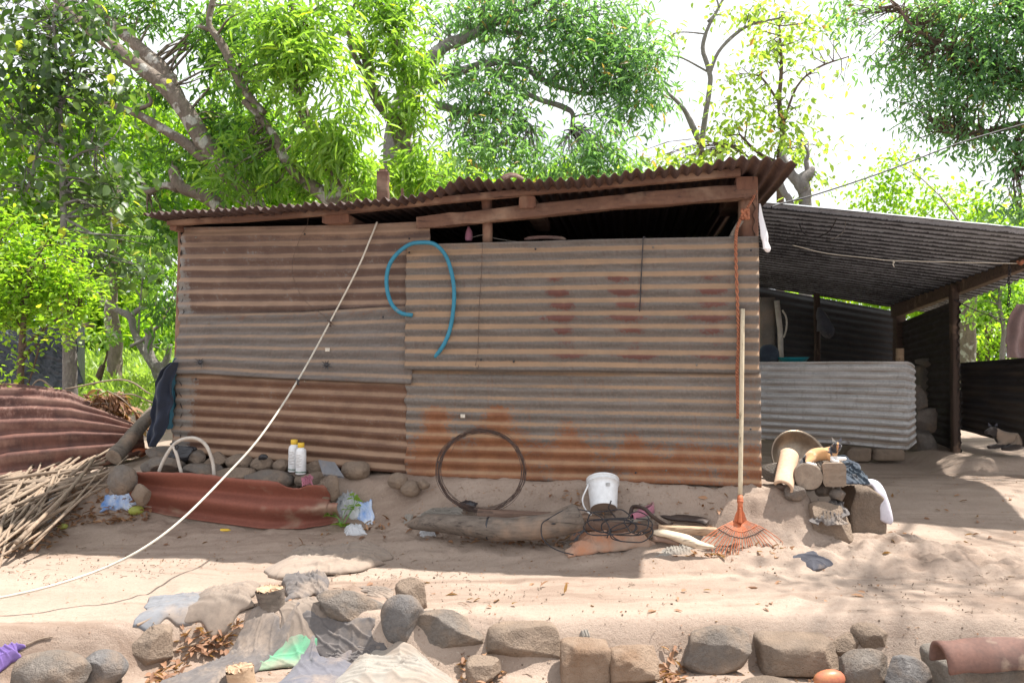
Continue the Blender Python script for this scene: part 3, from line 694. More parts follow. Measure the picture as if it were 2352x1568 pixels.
rock('brick', 'broken orange-brown mud brick with a chipped right side at the foreground edge', (1394, 1486, 1516, 1590), 'brick', .5, 19, .6, depth=.9, rough=1.3, cat='brick', group='foreground bricks')
rock('stone', 'pointed angular grey stone standing alone right of the mud bricks', (1562, 1436, 1722, 1552), 'stone', .9, 25, depth=.6, tilt=.2, group=gs)
rock('block', 'dusty rectangular block of tuff lying in the right foreground', (1736, 1462, 1920, 1562), 'stone_d', .25, 21, .8, depth=.8, rough=.8, cat='block')
rock('stone', 'small angular stone tucked against the right end of the tuff block', (1908, 1454, 1972, 1522), 'stone_d', .8, 22, depth=.8, group=gs)
rock('stone', 'knobbly oblong stone half sunk in earth behind the small angular stone', (1950, 1430, 2052, 1508), 'stone_d', .5, 23, depth=.7, tilt=-.5, group=gs)
rock('stone', 'rounded ribbed stone below the knobbly oblong one', (1922, 1488, 2040, 1590), 'stone', .5, 24, depth=.8, tilt=.5, group=gs)
rock('stone', 'dark bluish stone left of the mossy block under the clay tile', (2030, 1508, 2140, 1610), 'stone_b', .7, 26, depth=.8, group=gs)
rock('stone', 'low earthy hump of stone at the bottom edge between brick and tuff block', (1700, 1560, 1830, 1625), 'stone_d', .3, 28, depth=.8, group=gs)
rock('block', 'grey concrete block lying under the curved clay tile at bottom right', (2140, 1500, 2420, 1620), 'concrete', .1, 27, .9, depth=.7, rough=.5, cat='block')
# stones along the foot of the wall, left
gw = 'cobbles along the foot of the shed wall'
for i, (b, m, a, lab) in enumerate([
    ((412, 1032, 478, 1072), 'stone', .5, 'dark flat cobble beside the black bag at the wall foot'),
    ((470, 1036, 530, 1076), 'stone_d', .6, 'angular cobble inside the white hose arch at the wall foot'),
    ((518, 1042, 582, 1082), 'stone_d', .1, 'longish smooth cobble crossed by the white rope at the wall foot'),
    ((576, 1047, 630, 1084), 'stone_d', .2, 'round cobble carrying a scrap of black rubber at the wall foot'),
    ((626, 1054, 668, 1086), 'stone_d', .1, 'small round cobble just left of the two white bottles'),
    ((700, 1056, 738, 1098), 'stone_d', .4, 'cobble wedged between the bottles and the folded paper'),
    ((784, 1058, 850, 1104), 'stone_d', .05, 'large round cobble right of the folded paper'),
    ((890, 1084, 938, 1124), 'stone_d', .3, 'upper dusty cobble below the joint of the wall sheets'),
    ((918, 1102, 968, 1142), 'stone_d', .05, 'smooth round cobble below the joint of the wall sheets'),
    ((958, 1100, 988, 1124), 'stone_d', .4, 'small cobble half under the right wall sheet')]):
    p = WP((b[0] + b[2]) / 2, b[3], .12 if i < 7 else .20)
    rock('cobble', lab, b, m, a, 60 + i, depth=.8, onY=p.y, group=gw, sub=4, bury=.05, rough=.7)
for i, (b, m, a, lab, off) in enumerate([
    ((246, 1066, 316, 1134), 'stone', .3, 'big dark boulder between the cane pile and the red sheet', .45),
    ((318, 1048, 425, 1098), 'stone', .6, 'wide grey boulder behind the left end of the red sheet', .25),
    ((332, 1024, 418, 1066), 'stone', .7, 'angular boulder under the hanging dark trousers', .1),
    ((418, 1064, 520, 1110), 'stone', .5, 'long low boulder behind the red sheet under the hose arch', .25),
    ((560, 1078, 676, 1130), 'stone', .4, 'rounded boulder behind the red sheet under the bottles', .28),
    ((676, 1082, 760, 1126), 'stone_d', .7, 'slab-like boulder under the folded paper', .22),
    ((724, 1088, 782, 1150), 'stone_d', .9, 'flat-faced angular stone at the right end of the red sheet', .28),
    ((300, 1110, 345, 1160), 'stone_d', .5, 'small stone propping the left end of the red sheet', .45),
    ((488, 1072, 590, 1116), 'stone_d', .5, 'dusty boulder in the middle behind the red sheet', .25)]):
    p = WP((b[0] + b[2]) / 2, b[3], off)
    rock('boulder', lab, b, m, a, 80 + i, depth=.7, onY=p.y, group='boulders banked behind the red sheet', bury=.1, sub=4, cat='boulder')

# ================================================================== LOG PILE RIGHT OF THE SHED
def logpiece(name, label, a, b, r, mat='log', n=40, cat='log', sq=1.0, bend=0, rough=.1, group=None, ends='endgrain', rr=None, seed=0):
    a, b = Vector(a), Vector(b); t = thing(name, label, cat, (a + b) / 2 - Vector((0, 0, r)), group)
    m = 14; pts = [a.lerp(b, k / m) + Vector((0, 0, bend * math.sin(math.pi * k / m))) for k in range(m + 1)]
    rad = [r * (1 + .04 * float(vn(k * .9, seed, 0, 5))) * (1 if rr is None else (1 + (rr - 1) * k / m)) for k in range(m + 1)]
    MB().tube(pts, rad, n, rough, cap=False, sq=sq, seed=seed).build('bark', M[mat], t)
    for (p, q, ra) in ((a, b, rad[0]), (b, a, rad[-1])):
        d = (p - q).normalized(); e = MB(); rn = []
        for k in range(6): rn.append((p + d * (.004 - .006 * (k / 5) ** 2)))
        e.tube([p - d * .004, p + d * .001, p + d * .003], [ra * .995, ra * .985, ra * .93], n, rough, cap=True, sq=sq, seed=seed)
        e.build('end_face', M[ends], t, smooth=False)
    return t
logpiece('log', 'thick round log with its cut end facing the yard under the cat', P(1856, 1095, 4.54), P(1850, 1080, 5.05), 32 / F * 4.54, rough=.06)
mb = MB(); a, b = P(1917, 1090, 4.50), P(1903, 1076, 5.0); mb.beam(a, b, .125, .13, jit=.004)
o = autosm(mb.build('timber_block', M['wood_grey']), 50); props(o, 'squared timber offcut lying beside the round log under the dark clothes', 'timber')
# short clay ridge tile leaning on the log
def halfpipe(name, label, a, b, w, hgt, mat, parent=None, thick=.012, upv=Vector((0, 0, 1)), taper=1.0, cat='tile', n=18, L=22, bump_=0.0):
    a, b = Vector(a), Vector(b); d = (b - a).normalized(); s = d.cross(upv).normalized(); q = s.cross(d); V = []
    for i in range(L + 1):
        p = a.lerp(b, i / L); f = 1 + (taper - 1) * i / L
        for k in range(n + 1):
            an = math.pi * k / n
            j = bump_ * float(vn(i * .4, k * .5, 0, 6))
            V.append(p + s * math.cos(an) * w * .5 * f + q * (math.sin(an) * hgt * f + j))
    o = mk(name, np.array([tuple(v) for v in V]), gridf(L + 1, n + 1), M[mat], parent, True, solid=thick)
    if parent is None: props(o, label, cat)
    return o
halfpipe('roof_tile', 'pale tan half-round clay tile propped against the log pile', P(1798, 1122, 4.52), P(1812, 1046, 4.80), .098, .045, 'tile_tan', upv=Vector((0, -1, .4)), thick=.014)
halfpipe('roof_tile', 'dark-mouthed red clay half-round tile lying on the concrete block at bottom right', P(2158, 1530, 2.98), P(2480, 1512, 2.98), .135, .085, 'tile_clay', thick=.014, bump_=.004)
o = rock('grey_slab', 'light grey broken slab at the foot of the shed corner', (1746, 1062, 1806, 1104), 'stone_b', .6, 91, .5, depth=.4, onY=4.72, cat='slab'); o.data.materials[0] = M['concrete']
# big metal basin lying on its side against the pile
c0 = P(1836, 1050, 4.98); mb = MB()
prof = [(.001, -.075), (.06, -.073), (.10, -.06), (.135, -.035), (.158, -.004), (.166, .004), (.172, .003), (.171, -.001), (.160, -.008), (.137, -.041), (.10, -.067), (.05, -.081), (.001, -.083)]
from mathutils import Matrix
Mx = Matrix.Rotation(R(12), 3, 'Y') @ Matrix.Rotation(R(62), 3, 'X')
mb.lathe([(r * 1.05, z) for r, z in prof], 48, c0, Mx); props(mb.build('metal_basin', M['basin']), 'shallow tarnished metal basin leaning on its edge behind the clay tile', 'basin')
rock('stump_block', 'square-cut stump block standing at the right of the log pile', (1938, 1112, 2026, 1228), 'stone_d', .15, 92, .9, depth=.85, cat='stump', rough=.8)
sky_ = G(1982, 1228).y
rock('stone', 'earthy stone under a dusty rag in front of the log pile', (1858, 1150, 1955, 1245), 'stone_d', .5, 93, .4, depth=.8, rough=.9)
rgy = G(1906, 1245).y
for i, (b, Y, lab) in enumerate([((1800, 1112, 1850, 1150), 4.50, 'small stone under the round log'), ((1872, 1108, 1912, 1140), 4.58, 'small dark stone between log and timber offcut'), ((1905, 1118, 1945, 1152), 4.50, 'small stone under the timber offcut')]):
    rock('stone', lab, b, 'stone', .4, 95 + i, onY=Y, sub=4)
for i, (b, lab) in enumerate([((1935, 1026, 1998, 1058), 'left one of two rounded bricks under the silvery sheet'), ((1996, 1028, 2072, 1056), 'right one of two rounded bricks under the silvery sheet')]):
    rock('brick', lab, b, 'stone_d', .1, 100 + i, .6, depth=.6, onY=7.35, sub=4, cat='brick', group='bricks under the silvery sheet')
for i, (b, Y, lab) in enumerate([((2088, 985, 2150, 1056), 7.45, 'lowest big rock stacked at the right end of the silvery sheet'), ((2090, 935, 2148, 992), 7.5, 'middle rock stacked at the right end of the silvery sheet'), ((2096, 880, 2130, 940), 7.55, 'upper narrow rock at the right end of the silvery sheet')]):
    rock('rock', lab, b, 'stone', .7, 104 + i, .3, onY=Y, sub=4, group='rocks at the end of the silvery sheet')

# ================================================================== RAKE
rake = thing('leaf_rake', 'orange plastic leaf rake leaning upside against the wall with a pale wooden handle', 'rake', P(1700, 1270, 4.38))
hA, hB = P(1700, 1150, 4.46), WP(1706, 710, .06)
mb = MB(); mb.tube([hA.lerp(hB, k / 10) for k in range(11)], [.0125] * 11, 14, .04); mb.build('handle', M['handle'], rake)
mb = MB(); dn_ = (hA - hB).normalized(); s0 = hA - dn_ * .03; s1 = P(1700, 1172, 4.44)
mb.tube([s0, s0.lerp(s1, .3), s0.lerp(s1, .6), s1], [.0145, .017, .014, .016], 14); mb.tube([s0.lerp(s1, .35), s0.lerp(s1, .45)], [.018, .018], 14); mb.build('socket', M['orange_pl'], rake)
hd = P(1700, 1185, 4.43)
def fanp(u, v, Y=None): return P(u, v, Y)
mb = MB(); fp = [(1684, 1196), (1690, 1178), (1700, 1160), (1710, 1178), (1716, 1196), (1708, 1205), (1700, 1208), (1692, 1205)]
A = [P(u, v, 4.425) for u, v in fp]; B = [P(u, v, 4.443) for u, v in fp]
mb.add(A + B, [tuple(range(8))[::-1], tuple(range(8, 16))] + [(i, (i + 1) % 8, 8 + (i + 1) % 8, 8 + i) for i in range(8)]); mb.tube([P(1700, 1166, 4.42), P(1700, 1200, 4.415)], [.006, .012], 8); autosm(mb.build('head', M['orange_pl'], rake), 40)
tips = []
for k in range(24):
    q = k / 23; th = -1 + 2 * q
    uu = 1702 + 90 * th + 2 * math.sin(k * 5); vv = 1276 - 36 * abs(th) ** 2.0 + 1.5 * math.sin(k * 3.3)
    st = P(1700 + 15 * th, 1202 - 7 * abs(th), 4.425); en = P(uu, vv, 4.30 + .05 * abs(th)); mid = st.lerp(en, .5) + Vector((0, -.01, .012))
    tp = en + Vector((.004 * th, -.012, -.022)); tips.append((st, mid, en))
    s = spline([st, mid, en, tp], 12)
    MB().tube([tuple(x) for x in s], list(np.linspace(.0030, .0022, 12)), 5).build('tine', M['orange_pl'], rake)
for f, m in ((.30, 'orange_pl'), (.55, 'wire')):
    pts = [tuple(spline(t3, 11)[int(f * 10)] + np.array([0, -.004, 0])) for t3 in tips]
    MB().tube(spline(pts, 60), .0032, 5).build('cross_brace', M[m], rake)

# ================================================================== BUCKET
bk = thing('bucket', 'white plastic bucket with its wire-loop handle hanging, propped under the wall sheet', 'bucket', P(1388, 1188, 4.62))
Mb = Matrix.Rotation(R(-3), 3, 'Y') @ Matrix.Rotation(R(-24), 3, 'X')
Mb = Matrix.Rotation(R(2), 3, 'Y') @ Matrix.Rotation(R(-36), 3, 'X')
cb = P(1387, 1168, 4.56)
pr = [(.0735, 0), (.075, .004), (.085, .12), (.0905, .150), (.0945, .150), (.0945, .157), (.091, .158), (.092, .170), (.0955, .171), (.0955, .181), (.0915, .182), (.0885, .176), (.083, .12), (.073, .008), (.001, .006)]
MB().lathe(pr, 48, cb, Mb).build('body', M['white_pl'], bk)
MB().lathe([(.0735, .001), (.070, -.001), (.066, .002), (.03, .004), (.012, .001), (.001, .001)], 40, cb, Mb).build('base', M['bucket_base'], bk)
hp = [cb + Mb @ Vector((-.094, 0, .150)), P(1350, 1115, 4.52), P(1338, 1145, 4.50), P(1344, 1168, 4.50), P(1358, 1182, 4.50)]
MB().tube(spline([tuple(x) for x in hp], 24), .0045, 8).build('handle', M['white_pl'], bk)
q0 = cb + Mb @ Vector((.018, -.0865, .118)); ax, az = Mb @ Vector((1, 0, 0)), Mb @ Vector((0, .08, 1)).normalized()
mb = MB()
for k in range(4): mb.beam(q0 + az * (k * -.006) - ax * .013, q0 + az * (k * -.006) + ax * .013, .002, .0016)
mb.build('print', M['concrete'], bk)

# ================================================================== BOTTLES
def bottle(base, h, lab, lean=0):
    t = thing('bottle', lab, 'bottle', base, 'white bottles with yellow caps'); r = h * .165
    Ml = Matrix.Rotation(lean, 3, 'Y')
    MB().lathe([(.001, 0), (r * .93, .001), (r, .006), (r, h * .72), (r * .93, h * .78), (r * .60, h * .84), (r * .55, h * .87)], 28, base, Ml).build('body', M['white_pl'], t)
    MB().lathe([(r * .60, h * .85), (r * .64, h * .855), (r * .64, h * .985), (r * .58, h), (.001, h)], 24, base, Ml).build('cap', M['yellow_pl'], t)
    MB().lathe([(r * 1.008, h * .07), (r * 1.012, h * .07), (r * 1.012, h * .10), (r * 1.008, h * .10)], 28, base, Ml).build('label_band', M['label_green'], t)
    mb = MB()
    for k in range(9):
        z = h * (.62 - .045 * k); a0, a1 = -2.3, -2.3 + [.9, 1.1, .7, 1.2, 1.0, .8, 1.15, .6, 1.0][k]
        V = []
        for j in range(8):
            an = a0 + (a1 - a0) * j / 7
            for zz in (z, z + h * .012): V.append(Ml @ Vector((math.cos(an) * r * 1.006, math.sin(an) * r * 1.006, zz)) + base)
        mb.add(V, [(j * 2, j * 2 + 2, j * 2 + 3, j * 2 + 1) for j in range(7)])
    mb.build('label_print', M['concrete'], t)
bottle(WP(674, 1083, .12), .198, 'left and rear one of two white bottles with yellow caps at the wall foot', .02)
bottle(WP(691, 1089, .17), .192, 'right and front one of two white bottles with yellow caps at the wall foot', .0)

# ================================================================== HOSES, ROPES, WIRES
def strand(name, label, pts, r, mat, cat, n=60, seg=8, parent=None, group=None, rough=0):
    s = spline([tuple(p) for p in pts], n); o = MB().tube([tuple(x) for x in s], r, seg, rough).build(name, M[mat], parent)
    if parent is None: props(o, label, cat, group)
    return o
strand('blue_hose', 'short piece of turquoise-blue hose hung in a loop over the joint of the wall sheets', [WP(948, 724, .06), WP(920, 718, .07), WP(898, 695, .07), WP(888, 655, .06), WP(892, 615, .07), WP(910, 585, .08), WP(940, 562, .09), WP(970, 557, .10), WP(1000, 562, .10), WP(1025, 590, .09), WP(1040, 640, .075), WP(1043, 690, .07), WP(1035, 750, .06), WP(1020, 790, .06), WP(999, 820, .05)], .0125, 'hose_blue', 'hose', 110, 14)
rope = [WP(866, 510, .02), WP(852, 545, .045), WP(820, 620, .06), WP(755, 745, .05), P(683, 875, 4.72), P(600, 1000, 4.35), P(520, 1090, 4.15), P(420, 1190, 3.85), P(330, 1258, 3.70), P(230, 1308, 3.62), P(100, 1350, 3.5), P(-30, 1378, 3.45), P(-150, 1400, 3.4)]
rt = thing('guy_rope', 'thin white rope running from under the roof down to the ground at bottom left', 'rope', G(40, 1380))
strand('rope', None, rope, .0058, 'rope_w', 'rope', 90, 7, rt)
for (u, v, Y, m) in ((757, 742, 5.0, 'wire'), (684, 876, 4.71, 'black_pl')):
    c = P(u, v, Y); strand('knot', None, [c + Vector((-.012, -.006, .018)), c + Vector((.010, -.010, .004)), c + Vector((-.008, .006, -.004)), c + Vector((.008, -.006, -.018))], .0055, m, 'knot', 16, 6, rt)
strand('thin_wire', 'thin rusty wire dangling to the right of the blue hose', [WP(1108, 560, .07), WP(1106, 620, .06), WP(1101, 700, .06), WP(1099, 770, .06), WP(1097, 815, .06), WP(1092, 840, .06), WP(1097, 846, .07), WP(1100, 838, .07)], .0016, 'wire', 'wire', 60, 5)
for (u, v) in ((1107, 590), (1102, 640), (1100, 680), (1098, 760)):
    c = WP(u, v, .065); MB().tube([c + Vector((-.012, 0, .004)), c, c + Vector((.010, -.004, -.006))], .0014, 5).build('barb', M['wire'], bpy.data.objects['thin_wire'])
strand('thick_wire', 'short dark wire hooked over the top of the right wall sheet', [WP(1484, 548, .045), WP(1478, 545, .06), WP(1476, 575, .06), WP(1473, 630, .055), WP(1471, 680, .055), WP(1469, 715, .055)], .0034, 'cable', 'wire', 40, 6)
strand('thin_wire', 'fine loose wire hanging from the eave across the upper left wall sheet', [WP(708, 500, .08), WP(705, 518, .05), WP(690, 545, .03), WP(672, 600, .03), WP(676, 645, .03), WP(700, 690, .03), WP(740, 722, .045), WP(770, 750, .05)], .0012, 'wire', 'wire', 50, 5)
strand('barbed_wire', 'barbed wire strung along the opening under the roof beam', [WP(1085, 545, -.04), WP(1110, 540, -.0), WP(1140, 548, -.03), WP(1200, 556, -.03), WP(1260, 553, -.03)], .0018, 'rope_g', 'wire', 50, 5)
ort = thing('orange_rope', 'frayed orange rope knotted on the corner post and hanging down the wall', 'rope', WP(1690, 960, .08))
def braid(pts, r, n, parent, mat='rope_o', nm='strand'):
    s = spline([tuple(p) for p in pts], n)
    for k in range(2):
        q = s.copy()
        for i in range(n):
            a = i * .95 + k * math.pi; q[i] += np.array([math.cos(a) * r * .8, math.sin(a) * r * .8, 0])
        MB().tube([tuple(x) for x in q], r * .72, 6).build(nm, M[mat], parent)
braid([WP(1737, 437, .03), WP(1730, 455, .06), WP(1716, 478, .07)], .006, 30, ort)
braid([WP(1702, 500, .07), WP(1692, 530, .07), WP(1690, 580, .07), WP(1694, 700, .065), WP(1696, 780, .065), WP(1693, 850, .065), WP(1694, 900, .065), WP(1695, 960, .065)], .0072, 170, ort)
kp = [WP(1712 + 9 * math.sin(i * 2.1), 492 + 11 * math.cos(i * 1.7), .075 + .02 * math.sin(i * 2.9)) for i in range(16)]
strand('knot', None, kp, .0085, 'rope_o', 'knot', 90, 7, ort)
strand('rope_tail', None, [WP(1703, 505, .06), WP(1690, 525, .05), WP(1680, 545, .02), WP(1674, 562, -.03)], .014, 'rope_g', 'rope', 24, 8, ort, rough=.3)
strand('clothes_line', 'pale clothes line sagging across in front of the lean-to roof', [P(1820, 563, 6.0), P(1900, 582, 6.0), P(2000, 593, 5.9), P(2050, 598, 5.9), P(2200, 602, 5.8), P(2352, 605, 5.7), P(2450, 604, 5.7)], .0035, 'rope_w', 'line', 60, 6)
c = P(2052, 604, 5.88); strand('knot', None, [c + Vector((-.008, -.004, .012)), c + Vector((.008, 0, .006)), c + Vector((-.004, 0, -.006)), c + Vector((.006, 0, -.03))], .004, 'rope_w', 'knot', 12, 6, bpy.data.objects['clothes_line'])
strand('power_cable', 'black cable rising from the shed corner toward the upper right of the picture', [P(1772, 476, 4.9), P(1800, 466, 5.0), P(1880, 445, 5.3), P(2030, 395, 5.6), P(2200, 330, 5.9), P(2352, 285, 6.2), P(2480, 250, 6.4)], .0055, 'cable', 'cable', 60, 6)
strand('loop_cable', 'black cable drooping in a loop under the lean-to roof', [P(1925, 478, 5.75), P(1918, 510, 5.8), P(1900, 535, 5.9), P(1870, 545, 6.0), P(1845, 535, 6.0), P(1836, 515, 6.0)], .0045, 'cable', 'cable', 50, 6)
strand('string', 'thin pale cord hanging in a curve from the lean-to roof edge', [P(1935, 486, 5.75), P(1942, 510, 5.8), P(1938, 530, 5.8), P(1925, 542, 5.8), P(1908, 550, 5.8)], .0028, 'rope_g', 'cord', 30, 5)
strand('slack_wire', 'dark slack wire tied from the lean-to post toward the hanging towel', [P(2192, 688, 7.2), P(2230, 708, 7.2), P(2280, 727, 7.1), P(2352, 745, 7.0)], .004, 'cable', 'wire', 20, 5)
# chain hanging from the lean-to roof
ch = thing('chain', 'rusty black chain hanging from the lean-to beam', 'chain', P(2320, 700, 6.0))
for k in range(13):
    c = P(2318 + 1.5 * math.sin(k), 612 + k * 7.4, 6.0); a = k % 2
    MB().tube([tuple(c + Vector(((math.cos(t) * .009 if a else 0), (0 if a else math.cos(t) * .009), math.sin(t) * .016))) for t in np.linspace(0, 2 * math.pi, 13)], .0036, 5).build('link', M['cable'], ch)
# wire coil leaning on the wall
wc = thing('wire_coil', 'large coil of thin dark wire leaning against the wall below the rust stains', 'wire coil', WP(1105, 1168, .25))
mb = MB(); rw = random.Random(4)
for k in range(15):
    cu, cv = 1105 + rw.uniform(-4, 4), 1080 + rw.uniform(-4, 4); ru, rv = 98 + rw.uniform(-5, 4), 92 + rw.uniform(-5, 4); ph = rw.uniform(0, 6)
    pts = [WP(cu + math.cos(a) * ru, cv + math.sin(a) * rv + 3 * math.sin(2 * a + ph), .10 + .17 * (math.sin(a) * .5 + .5) + rw.uniform(-.004, .004)) for a in np.linspace(0, 2 * math.pi, 44)]
    mb.tube(pts, .0017, 4)
mb.tube([WP(u, v, .12) for u, v in spline([(1035, 1040, 0), (1055, 1005, 0), (1085, 984, 0), (1130, 984, 0), (1175, 1005, 0), (1200, 1050, 0), (1208, 1100, 0), (1190, 1130, 0)], 40)[:, :2]], .0014, 4)
mb.build('coil', M['wire'], wc)
# white hose arch behind the red sheet
hs = thing('hose_arch', 'pale old hose bent into an arch behind the red sheet and tied with black plastic', 'hose', WP(430, 1110, .3))
def yh(u, v): return WP(u, v, .28)
strand('hose', None, [yh(362, 1100), yh(368, 1075), yh(385, 1040), yh(405, 1016), yh(430, 1006), yh(455, 1008), yh(475, 1025), yh(487, 1055), yh(491, 1080), yh(491, 1112)], .0105, 'hose_w', 'hose', 60, 12, hs)
strand('hose', None, [yh(398, 1024), yh(406, 1045), yh(413, 1072), yh(420, 1100)], .010, 'hose_w', 'hose', 20, 12, hs)
strand('tie', None, [yh(392, 1018), yh(402, 1030), yh(396, 1038), yh(408, 1026), yh(398, 1020)], .008, 'black_pl', 'tie', 24, 6, hs)

# ================================================================== CLOTH, FILM AND OTHER SOFT THINGS
def drape(name, label, pts, mat, cat='cloth', amp=.018, folds=6, ang=0., seed=0, nu=70, nv=60, lift=.008, group=None, frag=.12, thick=.002, hump=0.0, onY=None, parent=None, wrink=1.0, rnd=0.0):
    # pts: quad corners in the picture (left-top, right-top, right-bottom, left-bottom), laid on the ground
    if onY is None: c = [G(*p) for p in pts]
    else: c = [P(p[0], p[1], onY if not hasattr(onY, '__len__') else onY[i]) for i, p in enumerate(pts)]
    q = np.linspace(0, 1, nu); t = np.linspace(0, 1, nv); U, V = np.meshgrid(q, t, indexing='ij')
    U0, V0 = U.copy(), V.copy()
    U = U + frag * (vn(0 * V, V * 5, 0, seed) * (1 - U) + vn(0 * V + 3, V * 5, 0, seed + 1) * U) * (np.abs(U - .5) * 2) ** 3
    V = V + frag * (vn(U0 * 5, 0 * U, 0, seed + 2) * (1 - V0) + vn(U0 * 5, 0 * U + 3, 0, seed + 3) * V0) * (np.abs(V0 - .5) * 2) ** 3
    if rnd:
        a, b = U * 2 - 1, V * 2 - 1; U = .5 + .5 * (a * (1 - rnd) + rnd * a * np.sqrt(np.clip(1 - b * b / 2, 0, 1))); V = .5 + .5 * (b * (1 - rnd) + rnd * b * np.sqrt(np.clip(1 - a * a / 2, 0, 1)))
    C = [np.array(p) for p in c]
    Pt = (C[3][None, None] * ((1 - U) * (1 - V))[..., None] + C[2] * (U * (1 - V))[..., None] + C[1] * (U * V)[..., None] + C[0] * ((1 - U) * V)[..., None])
    X, Yy = Pt[..., 0], Pt[..., 1]
    w1 = vn(X * 5, Yy * 5, 0, seed + 9)
    s = (U0 * math.cos(ang) + V0 * math.sin(ang)) * folds * 1.7 + 1.1 * w1 + .35 * vn(X * 14, Yy * 14, 0, seed + 7)
    s2 = (U0 * math.cos(ang + .7) + V0 * math.sin(ang + .7)) * folds * 1.1 + 1.4 * vn(X * 4, Yy * 4, 0, seed + 8); r2 = 1 - np.abs(np.sin(s2 * math.pi))
    rid = 1 - np.abs(np.sin(s * math.pi)); rid2 = 1 - np.abs(vn(X * 16 + w1, Yy * 16, 0, seed + 12)); 
    edge = np.minimum(np.minimum(U0, 1 - U0), np.minimum(V0, 1 - V0)); dome = np.clip(edge * 4, 0, 1) ** .5
    amp = amp * (.15 + .55 * dome)
    h = amp * (rid ** 4) * (.4 + 1.3 * np.abs(w1)) + amp * .7 * (r2 ** 7) * (vn(X * 6, Yy * 6, 0, seed + 4) > -.1) + amp * .55 * wrink * (rid2 ** 5) + amp * .4 * vn(X * 7, Yy * 7, 0, seed + 15)
    edge = np.minimum(np.minimum(U0, 1 - U0), np.minimum(V0, 1 - V0)); dome = np.clip(edge * 4, 0, 1) ** .5
    if onY is None: Pt[..., 2] = T(X, Yy) + .003 + lift * dome + h + hump * dome
    else: Pt[..., 2] += h + hump * dome; Pt[..., 1] -= h * 1.2
    o = mk(name, Pt.reshape(-1, 3), gridf(nu, nv), M[mat], parent, True, solid=thick)
    if parent is None: props(o, label, cat, group)
    return o
gr = 'dusty rags trodden into the foreground earth'
drape('rag', 'long grey rag stretched diagonally down past the tree stump', [(590, 1400), (680, 1410), (500, 1600), (300, 1610)], 'c_grey', amp=.022, folds=3.5, ang=.1, seed=3, nv=110, group=gr, frag=.10, hump=.025)
drape('rag', 'pale bluish rag lying flat at the left of the stump', [(352, 1376), (480, 1362), (470, 1420), (322, 1428)], 'c_blue', amp=.012, folds=2, ang=1.2, seed=5, group=gr, hump=.012)
drape('rag', 'beige earth-stained rag with a raised rolled edge left of the stump', [(462, 1366), (600, 1340), (580, 1410), (428, 1440)], 'c_beige', amp=.022, folds=3, ang=1.2, seed=7, group=gr, hump=.03)
drape('rag', 'green dusty rag spread in the lower foreground', [(600, 1488), (752, 1458), (672, 1535), (530, 1548)], 'c_green', amp=.009, folds=2, ang=.9, seed=9, group=gr, hump=.012)
drape('rag', 'dark wrinkled rag bunched up just right of the tree stump top', [(655, 1330), (740, 1322), (765, 1366), (655, 1385)], 'c_grey', amp=.030, folds=5, ang=.8, seed=11, group=gr, hump=.03, wrink=1.6)
drape('rag', 'blue-grey rag at the bottom edge in front of the green one', [(690, 1500), (812, 1482), (800, 1600), (600, 1610)], 'c_bgrey', amp=.018, folds=2, ang=.5, seed=13, group=gr, hump=.02)
drape('rag', 'mid-grey crumpled rag under the flat oblong stone', [(700, 1405), (850, 1420), (880, 1505), (722, 1500)], 'c_grey', amp=.014, folds=1.6, ang=.9, seed=15, group=gr, wrink=1.1, hump=.012)
drape('rag', 'brownish rag remnant between the grey rag and the oblong stone', [(635, 1385), (740, 1370), (760, 1475), (640, 1480)], 'c_beige', amp=.014, folds=2, ang=.7, seed=17, group=gr, wrink=1.6)
drape('rag', 'small ash-grey rag piece right of the green rag', [(730, 1468), (880, 1480), (890, 1545), (750, 1525)], 'c_grey', amp=.02, folds=3, ang=1., seed=19, group=gr, wrink=1.6)
drape('rag', 'dusty tan rag half under earth by the egg-shaped stone', [(820, 1350), (900, 1352), (905, 1378), (850, 1372)], 'c_beige', amp=.010, folds=3, ang=1., seed=21, group=gr)
drape('sack', 'pale creased sack of stuff bulging at the bottom edge of the picture', [(800, 1508), (1010, 1505), (1062, 1612), (740, 1618)], 'c_white', 'sack', amp=.02, folds=4, ang=1.0, seed=23, hump=.06, rnd=.8, nu=100, nv=80, frag=.04, wrink=1.4)
drape('buried_sack', 'half-buried dusty cream sack making a low hump in the sunlit yard', [(660, 1262), (868, 1252), (905, 1300), (598, 1345)], 'sack_dust', 'sack', amp=.022, folds=3, ang=1.3, seed=25, hump=.05, rnd=.5, nu=120, nv=70, frag=.08, lift=.002, wrink=1.2)
drape('folded_cloth', 'folded charcoal cloth lying on bare earth right of the rake', [(1812, 1284), (1868, 1270), (1918, 1302), (1868, 1314)], 'c_dark', 'cloth', amp=.008, folds=2, ang=.6, seed=27, hump=.02, frag=.03)
drape('rag', 'frayed orange and grey rag heap under the tangled cable', [(1330, 1215), (1480, 1205), (1500, 1262), (1300, 1278)], 'c_orange', 'rag', amp=.035, folds=3.3, ang=.9, seed=29, hump=.045, frag=.12, wrink=1.5, nu=130, nv=100)
drape('rag', 'frayed grey-white rag on the left side of the orange rag heap', [(1322, 1214), (1362, 1204), (1375, 1240), (1325, 1248)], 'c_blue', 'rag', amp=.03, folds=4, ang=.8, seed=31, hump=.05, frag=.25, wrink=2)
drape('rag', 'small whitish tattered rag lying flat left of the orange rag heap', [(1300, 1248), (1368, 1250), (1365, 1266), (1290, 1264)], 'c_beige', 'rag', amp=.012, folds=4, seed=33, hump=.01, frag=.25)
drape('rag', 'white tattered rag between the rag heap and the driftwood', [(1530, 1262), (1598, 1256), (1600, 1276), (1515, 1278)], 'c_white', 'rag', amp=.016, folds=6, ang=.2, seed=35, hump=.012, frag=.25, wrink=1.6)
